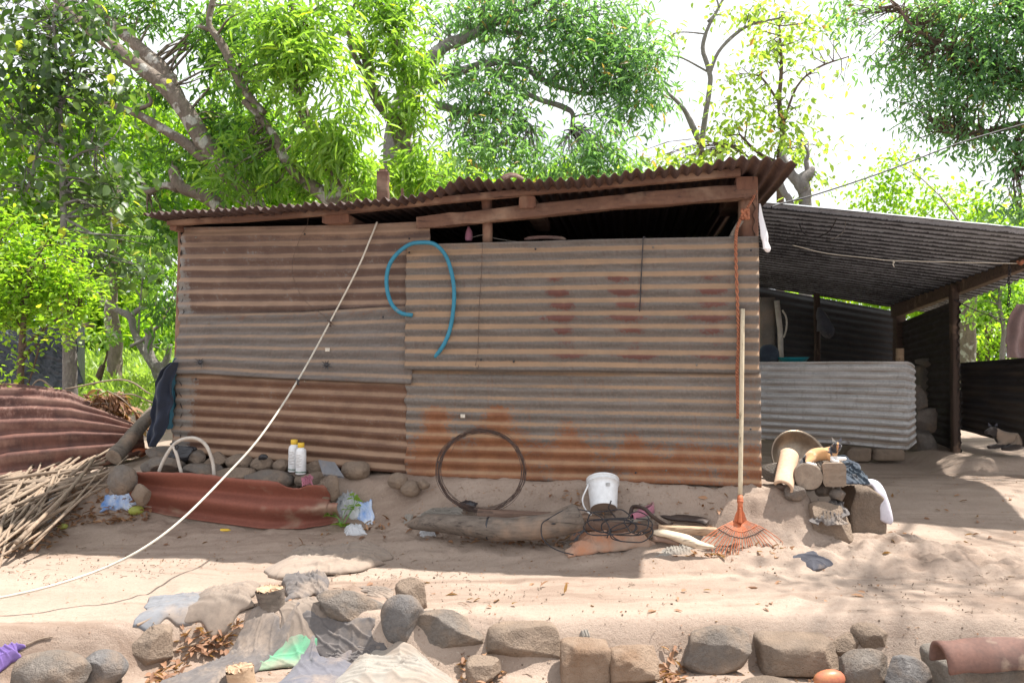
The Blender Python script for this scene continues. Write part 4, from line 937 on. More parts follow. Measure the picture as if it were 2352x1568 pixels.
drape('white_cloth', 'white cloth end sticking out behind the log of the trough', [(985, 1172), (1060, 1168), (1062, 1186), (960, 1188)], 'c_white', 'cloth', amp=.012, folds=3, ang=1.2, seed=37, hump=.02, onY=4.62, frag=.06)
drape('dusty_rag', 'grey rag draped over the earthy stone before the log pile', [(1872, 1150), (1938, 1152), (1946, 1200), (1868, 1206)], 'c_grey', 'rag', amp=.02, folds=5, ang=.2, seed=39, onY=[rgy + .16, rgy + .16, rgy - .015, rgy - .015], frag=.15, wrink=1.6)
# dark clothes thrown over the timber, white sock hanging from the stump block
drape('dark_clothes', 'dark navy clothes thrown over the timber offcut beside the cat', [(1850, 1056), (1948, 1046), (2000, 1112), (1922, 1112)], 'c_navy', 'clothes', amp=.022, folds=4, ang=.9, seed=41, onY=[4.85, 4.9, 4.55, 4.5], hump=.03, frag=.1, wrink=1.4)
drape('white_rag', 'white rag with dark seam under the cat on the round log', [(1838, 1062), (1900, 1052), (1892, 1082), (1850, 1076)], 'c_white', 'rag', amp=.015, folds=3, ang=.7, seed=43, onY=[4.75, 4.75, 4.58, 4.58], hump=.02, frag=.1)
mb = MB(); sk = [P(1985, 1106, sky_ + .12), P(2008, 1110, sky_ + .08), P(2022, 1130, sky_ + .03), P(2030, 1155, sky_ + .01), P(2035, 1180, sky_), P(2036, 1194, sky_), P(2034, 1201, sky_)]
mb.tube(spline([tuple(x) for x in sk], 30), list(np.interp(np.linspace(0, 1, 30), [0, .3, .6, .85, .97, 1], [.024, .026, .030, .036, .028, .008])), 16, .12, sq=.45)
props(mb.build('sock', M['c_sock']), 'long white sock hanging over the stump block right of the log pile', 'sock')
# folded paper, black bag, rubber scrap
mb = MB(); pA = [WP(732, 1060, .22), WP(770, 1066, .16), WP(790, 1098, .20), WP(742, 1092, .26)]
for k in range(4):
    o_ = Vector((0, -.003 * k, .004 * k)); mb.add([p + o_ + Vector((.002 * math.sin(k * 5 + i), 0, 0)) for i, p in enumerate(pA)] + [p + o_ + Vector((0, .001, .002)) for p in pA], [(0, 1, 2, 3), (7, 6, 5, 4), (0, 4, 5, 1), (1, 5, 6, 2), (2, 6, 7, 3), (3, 7, 4, 0)])
props(mb.build('folded_paper', M['c_blue'], smooth=False), 'folded pale newspaper leaning on the cobbles right of the bottles', 'paper')
rock('black_bag', 'crumpled black plastic bag on the stones under the hose arch', (382, 1020, 452, 1060), 'black_pl', .9, 121, depth=.7, onY=WP(415, 1060, .16).y, cat='bag', rough=4)
rock('rubber_scrap', 'scrap of black rubber lying on a round cobble', (592, 1042, 616, 1056), 'black_pl', .8, 122, depth=.7, onY=WP(604, 1054, .16).y, cat='scrap', sub=4, rough=3)
# white plastic bag on the shed corner
mb = MB(); bp = [WP(1745, 468, .05), WP(1748, 500, .05), WP(1754, 530, .06), WP(1758, 555, .07), WP(1762, 572, .07), WP(1760, 579, .07)]
mb.tube(spline([tuple(x) for x in bp], 26), list(np.interp(np.linspace(0, 1, 26), [0, .25, .5, .6, .8, .95, 1], [.006, .022, .030, .022, .030, .018, .004])), 18, .45, sq=.6)
props(mb.build('plastic_bag', M['whitebag']), 'thin white plastic bag hanging from the upper right corner of the shed', 'bag')
# objects inside the shed opening
mb = MB(); mb.tube(spline([WP(1076, 520, -.1), WP(1078, 535, -.1), WP(1077, 553, -.1)], 8), [.004, .008, .014, .018, .02, .022, .022, .02], 10, .3); props(mb.build('pink_bag', M['pink']), 'small dark pink bag hanging from the roof beam in the opening', 'bag')
mb = MB(); mb.tube([WP(1204 + k * 9.6, 549 - 4.0 * math.sin(math.pi * k / 10), -.045) for k in range(11)], [.004] + [.012] * 9 + [.004], 10); props(mb.build('clay_dish', M['tile_clay']), 'rim of a clay dish showing over the top of the right wall sheet', 'dish')

# ================================================================== LOG TROUGH, PLANKS
lg = [P(u, v, Y) for u, v, Y in ((935, 1205, 4.62), (985, 1200, 4.58), (1050, 1204, 4.52), (1120, 1212, 4.47), (1200, 1214, 4.44), (1270, 1206, 4.43), (1310, 1194, 4.43), (1336, 1182, 4.43))]
lt = thing('log', 'long bent grey log lying along the foot of the wall below the wire coil', 'log', G(1130, 1240))
sp_ = spline([tuple(p) for p in lg], 50); rd = np.interp(np.linspace(0, 1, 50), [0, .04, .14, .3, .5, .7, .9, .97, 1], [.012, .030, .048, .055, .066, .068, .074, .070, .045])
MB().tube([tuple(x) for x in sp_], list(rd), 36, .10, seed=3).build('bark', M['log'], lt)
c = sp_[21]; MB().tube([tuple(sp_[21]), tuple(sp_[21] * .65 + sp_[22] * .35)], [rd[21] + .0015, rd[22] + .0015], 36).build('strap', M['black_pl'], lt)
c = Vector(tuple(sp_[35])); c = c + Vector((0, -rd[35] * .93, .022)); MB().tube([c + Vector((-.012, 0, 0)), c + Vector((0, -.003, .001)), c + Vector((.012, 0, 0))], [.002, .005, .002], 8).build('knot_hole', M['black_pl'], lt)
mb = MB(); mb.beam(P(1098, 1176, 4.62), P(1385, 1192, 4.58), .09, .035, jit=.003); autosm(mb.build('x', M['wood_dark']), 50); o = bpy.data.objects['x']; o.name = 'plank'; o.data.materials[0] = woodmat('plank_brown', (.20, .125, .09), (.13, .08, .06), 0, 8, .5); props(o, 'dusty brown board wedged behind the long bent log', 'plank')
mb = MB(); mb.beam(P(1345, 1205, 4.50), P(1560, 1218, 4.46), .05, .05, jit=.003); o = autosm(mb.build('plank', M['wood_dark']), 50); o.data.materials[0] = bpy.data.materials['plank_brown']; props(o, 'dark squared board lying under the white bucket and the cable', 'plank')
mb = MB(); mb.beam(P(1512, 1213, 4.44), P(1646, 1221, 4.40), .06, .042, jit=.002); o = autosm(mb.build('plank', M['wood_tan']), 50); props(o, 'sunlit tan board just left of the rake head', 'plank')
mb = MB(); mb.tube(spline([tuple(P(u, v, Y)) for u, v, Y in ((1500, 1222, 4.36), (1540, 1228, 4.33), (1575, 1238, 4.30), (1605, 1250, 4.28), (1640, 1256, 4.27))], 26), list(np.interp(np.linspace(0, 1, 26), [0, .1, .5, .8, 1], [.012, .022, .024, .016, .006])), 18, .5, sq=.7); props(mb.build('driftwood', M['wood_pale']), 'whitened split piece of wood lying left of the rake tines', 'wood')
mb = MB(); mb.tube(spline([tuple(P(u, v, Y)) for u, v, Y in ((1500, 1236, 4.34), (1530, 1240, 4.33), (1560, 1245, 4.32))], 10), .018, 10, .3, sq=.6); props(mb.build('wood_chunk', bpy.data.materials['plank_brown']), 'reddish wood chunk under the whitened split piece', 'wood')
# shoe
sh = thing('shoe', 'small pink canvas shoe with a white sole standing on the board', 'shoe', P(1476, 1200, 4.47))
def shoe():
    n, m = 22, 16; V = []; so_, up_ = [], []
    a, b = P(1452, 1197, 4.44), P(1500, 1182, 4.62); d = (b - a); d.z = 0; L = d.length; d.normalize(); s = d.cross(Vector((0, 0, 1)))
    base = a.copy(); base.z = min(a.z, b.z) 
    prof = lambda t: .030 * (math.sin(math.pi * min(1, max(0, (t * .94 + .03)))) ** .45) * (1 - .15 * t)
    for i in range(n):
        t = i / (n - 1); w_ = prof(t); h = .030 + .034 * t ** 1.2
        for k in range(m):
            an = math.pi * k / (m - 1); op = (t > .38 and .28 < an / math.pi < .72)
            rz = math.sin(an) ** .6
            V.append(base + d * (t * L) + s * math.cos(an) * w_ * (1 - .2 * math.sin(an)) + Vector((0, 0, .012 + h * rz)))
    Fc = [(i * m + k, (i + 1) * m + k, (i + 1) * m + k + 1, i * m + k + 1) for i in range(n - 1) for k in range(m - 1) if not (i > 8 and i < n - 2 and 4 <= k <= m - 6)]
    mk('upper', np.array([tuple(v) for v in V]), Fc, M['pink'], sh, True, solid=.002)
    ring = [base + d * (i / 21 * L) + s * prof(i / 21) * 1.06 for i in range(22)] + [base + d * (i / 21 * L) - s * prof(i / 21) * 1.06 for i in range(21, -1, -1)]
    N_ = len(ring); MB().add([p for p in ring] + [p + Vector((0, 0, .016)) for p in ring], [tuple(range(N_)), tuple(range(2 * N_ - 1, N_ - 1, -1))] + [(i, (i + 1) % N_, N_ + (i + 1) % N_, N_ + i) for i in range(N_)]).build('sole', M['c_white'], sh, smooth=False)
    MB().tube([tuple(base + d * (.30 + .1 * k) * L + s * (.016 if k % 2 else -.016) + Vector((0, 0, .054 + .008 * k))) for k in range(4)], .002, 5).build('lace', M['c_white'], sh)
shoe()
def strap(name, label, pts, w_, mat, cat, up=Vector((0, -.5, 1)), thick=.003, n=40):
    s = spline([tuple(p) for p in pts], n); V = []
    for i in range(n):
        t = Vector(s[min(i + 1, n - 1)] - s[max(i - 1, 0)]).normalized(); q = t.cross(up).normalized() if abs(t.dot(up.normalized())) < .95 else t.orthogonal()
        V += [tuple(Vector(s[i]) + q * w_ / 2), tuple(Vector(s[i])), tuple(Vector(s[i]) - q * w_ / 2)]
    o = mk(name, np.array(V), gridf(n, 3), M[mat], None, True, solid=thick); return props(o, label, cat)
strap('belt', 'dark brown leather belt curling round the pink shoe and away to the right', [P(1448, 1180, 4.50), P(1455, 1163, 4.50), P(1480, 1168, 4.44), P(1500, 1186, 4.42), P(1530, 1205, 4.46), P(1545, 1203, 4.52)], .022, 'belt', 'belt', up=Vector((0, 1, .2)))
strap('sandal_strap', 'dark worn sandal sole lying behind the tan board', [P(1500, 1172, 4.66), P(1540, 1186, 4.60), P(1580, 1190, 4.56), P(1610, 1194, 4.52), P(1625, 1200, 4.50)], .05, 'belt', 'sandal', thick=.010)
# tangled black cable
tg = thing('cable_tangle', 'tangled black cable looping over the rags between log and rake', 'cable', P(1420, 1225, 4.4))
rc = random.Random(9)
loops = [((1320, 1222), (78, 52), 4.35, 1.6, 5.0), ((1400, 1195), (52, 26), 4.42, 0, 6.2), ((1440, 1208), (60, 22), 4.40, .6, 6.6), ((1450, 1222), (50, 24), 4.36, 2, 7.6), ((1400, 1210), (62, 20), 4.38, 4, 9.8), ((1462, 1200), (26, 24), 4.38, 1, 6.9)]
for (c, rr_, Y, a0, a1) in loops:
    pts = [P(c[0] + math.cos(a) * rr_[0] + rc.uniform(-3, 3), c[1] + math.sin(a) * rr_[1] + rc.uniform(-3, 3), Y - .05 * math.sin(a) + rc.uniform(-.015, .015)) for a in np.linspace(a0, a0 + a1, 14)]
    for p in pts: p.z = max(p.z, float(T(p.x, p.y)) + .008)
    strand('loop', None, pts, .0034, 'cable', 'cable', 60, 7, tg)
strand('loop', None, [P(1413, 1187, 4.42), P(1404, 1176, 4.40), P(1398, 1165, 4.38), P(1401, 1157, 4.37), P(1404, 1149, 4.37)], .004, 'cable', 'cable', 20, 7, tg)

# ================================================================== RED WAVY SHEET
rs_ = thing('red_sheet', 'broken piece of red-painted wavy roofing sheet lying against the boulders', 'roofing sheet', G(540, 1210))
def tcut(q):
    u = 310 + q * 465
    return np.interp(u, [310, 500, 590, 618, 640, 655, 700, 722, 738, 741, 775], [1.0, .99, .985, .86, .85, .93, .96, .90, .76, .54, .52])
topl = [(312, 1086), (420, 1087), (520, 1096), (640, 1106), (740, 1112), (776, 1116)]
botl = [(298, 1166), (380, 1187), (480, 1202), (600, 1218), (700, 1218), (776, 1205)]
def RT(u, v): return tuple(WP(u, v, .31))
def RB(u, v): g = G(u, v); return (g.x, g.y, g.z + .008)
def rsheet():
    nu, nv = 160, 60; q = np.linspace(0, 1, nu); t = np.linspace(0, 1, nv)
    A = lerp_list([RB(*p) for p in botl], q); B = lerp_list([RT(*p) for p in topl], q); cut = tcut(q) + .008 * vn(q * 60, 0, 0, 5)
    V = t[None, :] * cut[:, None]; U = np.broadcast_to(q[:, None], V.shape)
    Pt = A[:, None] * (1 - V[..., None]) + B[:, None] * V[..., None]
    w_ = .034 * np.sin(V * 2 * np.pi * 1.9 + 2.9); Pt[..., 1] -= w_; Pt[..., 2] += w_ * .25 + .004
    Pt += .003 * np.stack([vn(U * 12, V * 4, k, 5) for k in range(3)], -1)
    mk('sheet', Pt.reshape(-1, 3), gridf(nu, nv), M['tile_red'], rs_, True, solid=.006)
rsheet()

# ================================================================== STUMPS
def stump(name, label, u, vt, vb, wpx, mat, seed, lean=0.):
    g = G(u, vb); Y = g.y + wpx / F * g.y * .5; r = wpx / F * Y / 2; top = P(u + lean, vt, Y); b = Vector((g.x, Y, g.z - .05))
    t = thing(name, label, 'stump', g); n = 34; pts = [b.lerp(top, k / 8) for k in range(9)]
    MB().tube(pts, [r * (.86 + .14 * (k / 8)) for k in range(9)], n, .14, cap=False, seed=seed).build('bark', M[mat], t)
    mb = MB(); V = [top + Vector((0, 0, .0))]; rn = random.Random(seed)
    for k in range(n):
        a = 2 * math.pi * k / n
        V.append(top + Vector((math.cos(a) * r * .93, math.sin(a) * r * .93, rn.uniform(-.003, .007))))
    for k in range(n):
        a = 2 * math.pi * k / n
        V.append(top + Vector((math.cos(a) * r * .5, math.sin(a) * r * .5, rn.uniform(-.008, .010))))
    Fc = [(0, 1 + n + k, 1 + n + (k + 1) % n) for k in range(n)] + [(1 + n + k, 1 + k, 1 + (k + 1) % n, 1 + n + (k + 1) % n) for k in range(n)]
    mb.add(V, Fc)
    for k in range(46):
        a = rn.uniform(0, 6.3); q = r * rn.uniform(.7, 1.02); p = top + Vector((math.cos(a) * q, math.sin(a) * q, -.006)); mb.beam(p, p + Vector((rn.uniform(-.004, .004), rn.uniform(-.004, .004), rn.uniform(.008, .018))), .0013, .0013)
    mb.build('torn_top', M['wood_tan'], t, smooth=False)
stump('tree_stump', 'sawn tree stump with a frayed top standing between the rags', 622, 1352, 1418, 64, 'log', 3, -2)
stump('tree_stump', 'shorter splintered stump at the bottom edge below the green rag', 550, 1534, 1592, 66, 'wood_tan', 5)

# ================================================================== CANES
rcn = random.Random(21)
labs = ['dry cut cane lying in the pile at the left edge of the yard', 'dry cane stalk poking out across the pile toward the shed', 'short broken cane at the front of the pile by the bare earth']
lo_px = lambda t: (-60 + t * 60, 1175 + t * 120)
canes = []
for i in range(78):
    f = i / 77
    far = (rcn.uniform(90, 300), rcn.uniform(1055, 1125)); near = (rcn.uniform(-110, 90), rcn.uniform(1110, 1300))
    if rcn.random() < .3: far = (rcn.uniform(40, 210), rcn.uniform(1110, 1190)); near = (rcn.uniform(-110, 10), rcn.uniform(1200, 1320))
    canes.append((near, far, 0))
canes += [((18, 1298), (132, 1168), 1), ((70, 1262), (170, 1150), 1), ((0, 1210), (190, 1075), 1), ((110, 1168), (196, 1052), 1), ((160, 1152), (313, 1052), 1), ((40, 1180), (316, 1060), 1), ((-40, 1260), (120, 1205), 2), ((10, 1245), (95, 1190), 2), ((60, 1275), (135, 1210), 2), ((-30, 1285), (60, 1262), 2)]
for i, (a, b, k) in enumerate(canes):
    ga, gb = G(*a), G(*b); cx_ = (ga + gb) / 2
    hp_ = .10 * math.exp(-((cx_.x + 2.55) / .5) ** 2) * rcn.uniform(.1, 1.0) + (.02 if k else 0)
    r = rcn.uniform(.006, .0135) * (1.15 if k == 1 else 1); m = 9; bow = Vector((rcn.uniform(-.04, .04), rcn.uniform(-.03, .03), rcn.uniform(-.005, .015)))
    pts = [ga.lerp(gb, t / m) + bow * math.sin(math.pi * t / m) for t in range(m + 1)]
    za, zb = float(T(pts[0].x, pts[0].y)), float(T(pts[-1].x, pts[-1].y)); mzz = max(float(T(p.x, p.y)) - (za + (zb - za) * t / m) for t, p in enumerate(pts))
    for t, p in enumerate(pts): p.z = za + (zb - za) * t / m + max(0, mzz) * .8 + r + hp_ + .004 + bow.z * math.sin(math.pi * t / m)
    d = (pts[-1] - pts[0]); 
    o = MB().tube(pts, [r * (1.12 if t % 3 == 0 else 1) * (1 - .25 * t / m) for t in range(m + 1)], 8, .1, seed=i).build('cane', M['cane']); props(o, (labs[k] if k else 'dry cut cane in the ' + ('back' if ga.y + gb.y > 9.6 else 'middle' if ga.y + gb.y > 9.1 else 'front') + ' of the pile, ' + ('thick' if r > .0095 else 'medium-thick' if r > .0075 else 'thin') + ', ' + ('nearly level' if abs(gb.x - ga.x) > 2.2 * abs(gb.y - ga.y) else 'slanting back')), 'cane', 'cut canes heaped at the left edge')
# leaning log by the pile, orange scrap, dark gap
logpiece('log', 'brown log leaning between the fallen sheet and the hanging trousers', P(262, 1050, 5.35), P(352, 945, 5.9), .055, 'log', rough=.12, rr=.8)
rock('orange_scrap', 'bright orange plastic lump in the gap under the hanging trousers', (296, 1026, 340, 1050), 'orange_pl', .8, 131, onY=5.75, cat='plastic', sub=4, rough=2)

# ================================================================== CLOTHES HANGING AT THE LEFT CORNER
def hang(name, label, cols_, mat, cat, Y, seed=0, amp=.02, n=50, parent=None, thick=.004, folds=5):
    # cols_: (v, uleft, uright) rows from top to bottom
    vs_ = np.array([c[0] for c in cols_], float); L_ = np.array([c[1] for c in cols_], float); R_ = np.array([c[2] for c in cols_], float)
    V = []; m = 40
    for v in np.linspace(vs_[0], vs_[-1], n):
        l, r = np.interp(v, vs_, L_), np.interp(v, vs_, R_); l += 2 * float(vn(v * .06, 0, 0, seed)); r += 2 * float(vn(v * .06, 5, 0, seed))
        for k in range(m):
            q = k / (m - 1); p = P(l + (r - l) * q, v, Y)
            p.y += amp * math.sin(q * folds * math.pi + 1.5 * float(vn(v * .02, 0, 0, seed + 2))) + amp * float(vn(v * .04, q * 4, 0, seed + 4)) + .12 * (q - .5) ** 2
            V.append(tuple(p))
    o = mk(name, np.array(V), gridf(n, m), M[mat], parent, True, solid=thick)
    if parent is None: props(o, label, cat)
    return o
hang('teal_cloth', 'teal cloth hanging between the dark trousers and the shed corner', [(822, 402, 410), (850, 385, 408), (900, 372, 400), (960, 376, 396), (985, 384, 390)], 'teal_cloth', 'cloth', 5.18, 3)
hang('dark_trousers', 'dark blue trousers hanging at the left corner of the shed', [(832, 392, 402), (850, 368, 396), (880, 352, 392), (930, 348, 392), (980, 340, 378), (1010, 334, 362), (1026, 334, 352)], 'denim_dark', 'trousers', 5.08, 5, folds=3)
hang('towel', 'mauve towel hanging at the right edge over the dark fence', [(698, 2334, 2440), (720, 2326, 2440), (800, 2318, 2440), (822, 2316, 2440)], 'c_towel', 'towel', 6.9, 7, folds=9)
# orange rope end at right
strand('rope_end', 'orange rope end tied at the right end of the clothes line', [P(2336, 600, 5.7), P(2344, 606, 5.68), P(2352, 600, 5.66), P(2400, 604, 5.7)], .012, 'rope_o', 'rope', 16, 8, rough=.3)
# black tarpaulin shelter at far left
tp = thing('tarp_shelter', 'black plastic tarpaulin stretched over a low shelter behind the left bush', 'tarpaulin', P(90, 890, 8.2))
drape('tarp', None, [(-120, 770), (168, 742), (192, 884), (-120, 905)], 'tarp', onY=[8.3, 8.3, 8.1, 7.9], amp=.04, folds=6, ang=.9, seed=51, frag=.03, parent=tp, wrink=1.5)
drape('tarp', None, [(168, 745), (195, 748), (196, 880), (186, 882)], 'tarp', onY=[8.3, 8.8, 8.7, 8.1], amp=.02, folds=3, ang=.9, seed=53, frag=.03, parent=tp)
mb = MB(); mb.beam(P(158, 745, 8.2), P(210, 746, 8.2), .12, .05, jit=.004); mb.build('top_board', M['wood_grey'], tp)

# ================================================================== THINGS UNDER THE LEAN-TO
wd_ = thing('white_door', 'pale upright panel with a pipe beside it in the shade behind the shed corner', 'panel', P(1772, 830, 8.6))
mb = MB(); mb.beam(P(1764, 840, 8.6) + Vector((0, 0, -.5)), P(1762, 683, 8.6), .16, .05, up=(0, 1, 0)); mb.build('panel', M['concrete'], wd_)
MB().tube([P(1797, 840, 8.5) + Vector((0, 0, -.4)), P(1792, 760, 8.5), P(1784, 690, 8.5)], [.028, .028, .028], 12).build('pipe', M['hose_w'], wd_)
strand('thin_pipe', None, [P(1797, 712, 8.45), P(1806, 730, 8.45), P(1806, 755, 8.45), P(1800, 775, 8.45)], .009, 'hose_w', 'pipe', 20, 6, wd_)
mb = MB(); mb.lathe([(.001, 0), (.12, .002), (.15, .05), (.16, .06), (.155, .06), (.145, .052), (.11, .01), (.001, .008)], 30, P(1820, 834, 7.95)); props(mb.build('teal_basin', M['teal']), 'shallow teal plastic basin just behind the silvery sheet', 'basin')
rock('dark_bundle', 'dark bundle of cloth beside the teal basin behind the silvery sheet', (1740, 790, 1790, 836), 'black_pl', .4, 141, onY=7.9, cat='bundle', sub=4).data.materials[0] = M['c_navy']
mb = MB(); mb.tube(spline([P(1880, 706, 8.9), P(1884, 720, 8.9), P(1892, 745, 8.88), P(1896, 762, 8.88), P(1890, 770, 8.88)], 16), list(np.interp(np.linspace(0, 1, 16), [0, .3, .7, .9, 1], [.01, .05, .09, .07, .02])), 14, .3); props(mb.build('hanging_bag', M['c_dark']), 'dark filled bag hanging on the post under the lean-to', 'bag')
mb = MB(); mb.tube([P(2067, 835, 7.7), P(2067, 800, 7.7)], .037, 16, .06); props(mb.build('wood_piece', M['wood_tan']), 'short upright piece of pale wood on top of the silvery sheet', 'wood')
rock('wash_tub', 'grey concrete wash trough in the shade right of the silvery sheet', (2100, 836, 2172, 985), 'concrete', .05, 142, .95, depth=.8, onY=8.1, cat='trough', rough=.3)
rock('sack_heap', 'pale sack crumpled on top of the concrete trough', (2102, 822, 2160, 842), 'concrete', .6, 143, depth=.7, onY=8.0, cat='sack', sub=4, rough=2)

# ================================================================== ANIMALS
def skin(name, verts, edges, mat, parent=None, sub=2, colfn=None):
    me = bpy.data.meshes.new(name); org = Vector(verts[0][:3])
    me.from_pydata([tuple(Vector(v[:3]) - org) for v in verts], edges, []); o = bpy.data.objects.new(name, me); COL.objects.link(o); o.location = org
    sm = o.modifiers.new('skin', 'SKIN'); sm.use_smooth_shade = True
    for i, v in enumerate(verts):
        r = v[3]; rr = (r, r) if not isinstance(r, tuple) else r
        me.skin_vertices[0].data[i].radius = rr
    me.skin_vertices[0].data[0].use_root = True
    ss_ = o.modifiers.new('sub', 'SUBSURF'); ss_.levels = sub; ss_.render_levels = sub
    dg = bpy.context.evaluated_depsgraph_get(); dg.update(); ev = o.evaluated_get(dg); m2 = bpy.data.meshes.new_from_object(ev)
    V = np.array([tuple(v.co) for v in m2.vertices]) + np.array(org); Fc = [tuple(p.vertices) for p in m2.polygons]
    bpy.data.objects.remove(o)
    at = {'pat': colfn(V)} if colfn else None
    V = V + .0018 * np.stack([vn(V[:, 0] * 160, V[:, 1] * 160, V[:, 2] * 160, k) for k in range(3)], -1)
    return mk(name, V, Fc, mat, parent, True, at)
def furmat(name, stops):
    m, n, p, o = newmat(name); a = N(n, 'ShaderNodeAttribute', attribute_name='pat'); v = ocoord(n)
    f = mth(n, 'ADD', a.outputs['Fac'], mth(n, 'MULTIPLY', mth(n, 'SUBTRACT', noise(n, v, 60, 4, .6), .5), .12))
    cr = N(n, 'ShaderNodeValToRGB'); n.links.new(f, cr.inputs[0]); e = cr.color_ramp.elements
    e[0].position, e[0].color = stops[0][0], stops[0][1] + (1,); e[1].position, e[1].color = stops[-1][0], stops[-1][1] + (1,)
    for s, c in stops[1:-1]: x = cr.color_ramp.elements.new(s); x.color = c + (1,)
    n.links.new(cr.outputs[0], p.inputs['Base Color']); p.inputs['Roughness'].default_value = .95; p.inputs['Sheen Weight'].default_value = .2
    bump(n, p, noise(n, v, 260, 3), .6, .002); return m
FUR = furmat('calico_fur', [(0, (.03, .03, .035)), (.33, (.04, .035, .04)), (.40, (.50, .26, .11)), (.62, (.52, .29, .13)), (.70, (.74, .70, .64)), (1, (.78, .74, .70))])
FUR2 = furmat('cream_dark_fur', [(0, (.03, .022, .02)), (.4, (.045, .032, .028)), (.55, (.26, .19, .14)), (1, (.34, .26, .20))])
YC = 4.66
def cp(u, v, dy=0): p = P(u, v, YC + dy); return (p.x, p.y, p.z)
cv_ = [cp(1853, 1050) + (.036,), cp(1868, 1044) + (.042,), cp(1886, 1043) + (.044,), cp(1902, 1042) + (.040,), cp(1914, 1036) + (.031,), cp(1920, 1028, -.02) + (.029,), cp(1924, 1022, -.05) + (.027,), cp(1926, 1026, -.078) + (.015,),  # hips..neck, head, muzzle
       cp(1862, 1056, -.05) + (.026,), cp(1852, 1064, -.09) + (.014,), cp(1866, 1067, -.11) + (.011,), cp(1876, 1068, -.11) + (.009,),                                    # hind leg folded
       cp(1916, 1050, -.04) + (.018,), cp(1926, 1054, -.07) + (.013,), cp(1938, 1053, -.08) + (.011,), cp(1945, 1054, -.085) + (.010,),                                         # foreleg stretched
       cp(1908, 1053, -.06) + (.016,), cp(1918, 1060, -.09) + (.012,), cp(1928, 1061, -.10) + (.010,),
       cp(1845, 1056, .0) + (.012,), cp(1839, 1064, -.04) + (.010,), cp(1842, 1072, -.06) + (.008,), cp(1852, 1074, -.09) + (.006,)]
ce = [(0, 1), (1, 2), (2, 3), (3, 4), (4, 5), (5, 6), (6, 7), (0, 8), (8, 9), (9, 10), (10, 11), (3, 12), (12, 13), (13, 14), (14, 15), (3, 16), (16, 17), (17, 18), (0, 19), (19, 20), (20, 21), (21, 22)]
def catcol(V):
    u = CU + F * V[:, 0] / V[:, 1]; v = 820 - F * (V[:, 2] - CAMZ) / V[:, 1]
    a = .5 + .22 * vn(V[:, 0] * 22, V[:, 1] * 22, V[:, 2] * 22, 3)
    a = np.where((u > 1908) & (v < 1040), .15 + .3 * (np.abs(u - 1922) < 2.5), a)                     # dark head with a lighter blaze
    a = np.where((v > 1047) & (u > 1905), .95, a); a = np.where((v > 1060), .9, a); a = np.where((u < 1848), .1, a)
    a = np.where((u > 1888) & (u < 1910) & (v < 1046), .2 + .35 * (vn(V[:, 0] * 30, V[:, 1] * 30, V[:, 2] * 30, 4) > 0), a); return a
cat = thing('cat', 'calico cat lying on the rags on top of the log pile, head raised', 'cat', P(1890, 1064, YC))
skin('body', cv_, ce, FUR, cat, colfn=catcol)
hc = Vector(cp(1922, 1021, -.05))
for (sx, m_) in ((-1, 'c_white'), (1, 'c_dark')):
    b = hc + Vector((sx * .015, 0, .018)); mb = MB(); tip = hc + Vector((sx * .028, .004, .044))
    mb.add([b + Vector((-.011, -.004, 0)), b + Vector((.011, -.004, -.001)), b + Vector((0, .010, 0)), tip], [(0, 1, 3), (1, 2, 3), (2, 0, 3), (0, 2, 1)]); mb.build('ear', M[m_], cat, smooth=False)
    mb = MB(); e_ = hc + Vector((sx * .010, -.0262, .004)); mb.lathe([(.0001, -.004), (.003, -.003), (.004, 0), (.003, .003), (.0001, .004)], 10, e_); mb.build('eye', M['black_pl'], cat)
mb = MB(); mb.lathe([(.0001, -.003), (.003, -.001), (.0035, .001), (.0001, .003)], 8, Vector(cp(1926, 1025, -.094))); mb.build('nose', M['pink'], cat)
YD = 7.1
def dp(u, v, dy=0): p = P(u, v, YD + dy); return (p.x, p.y, p.z)
dv_ = [dp(2340, 1016) + (.07,), dp(2322, 1012) + (.075,), dp(2304, 1008) + (.065,), dp(2292, 997) + (.045,), dp(2282, 988, -.03) + (.045,), dp(2270, 991, -.06) + (.024,), dp(2263, 993, -.08) + (.018,),
       dp(2300, 1022, -.08) + (.026,), dp(2282, 1026, -.12) + (.02,), dp(2268, 1026, -.14) + (.018,), dp(2335, 1024, -.08) + (.04,), dp(2315, 1030, -.14) + (.022,), dp(2300, 1030, -.16) + (.018,), dp(2354, 1022, 0) + (.02,), dp(2368, 1024, -.05) + (.014,)]
dog = thing('dog', 'small pale dog with a dark face lying in the shade by the dark fence', 'dog', P(2310, 1030, YD))
skin('body', dv_, [(0, 1), (1, 2), (2, 3), (3, 4), (4, 5), (5, 6), (2, 7), (7, 8), (8, 9), (0, 10), (10, 11), (11, 12), (0, 13), (13, 14)], FUR2, dog, colfn=lambda V: np.where((CU + F * V[:, 0] / V[:, 1] < 2288) | (820 - F * (V[:, 2] - CAMZ) / V[:, 1] > 1020), .1, .8) + .1 * vn(V[:, 0] * 20, V[:, 1] * 20, 0, 3))
hc = Vector(dp(2282, 984, -.03))
for sx in (-1, 1):
    b = hc + Vector((sx * .024, .01, .022)); MB().add([b + Vector((-.018, -.004, 0)), b + Vector((.018, -.004, 0)), b + Vector((0, .014, 0)), b + Vector((sx * .016, 0, .030))], [(0, 1, 3), (1, 2, 3), (2, 0, 3)]).build('ear', M['c_dark'], dog, smooth=False)
    mb = MB(); mb.lathe([(.0001, -.005), (.005, 0), (.0001, .005)], 8, hc + Vector((sx * .016 - .02, -.043, -.004))); mb.build('eye', M['black_pl'], dog)

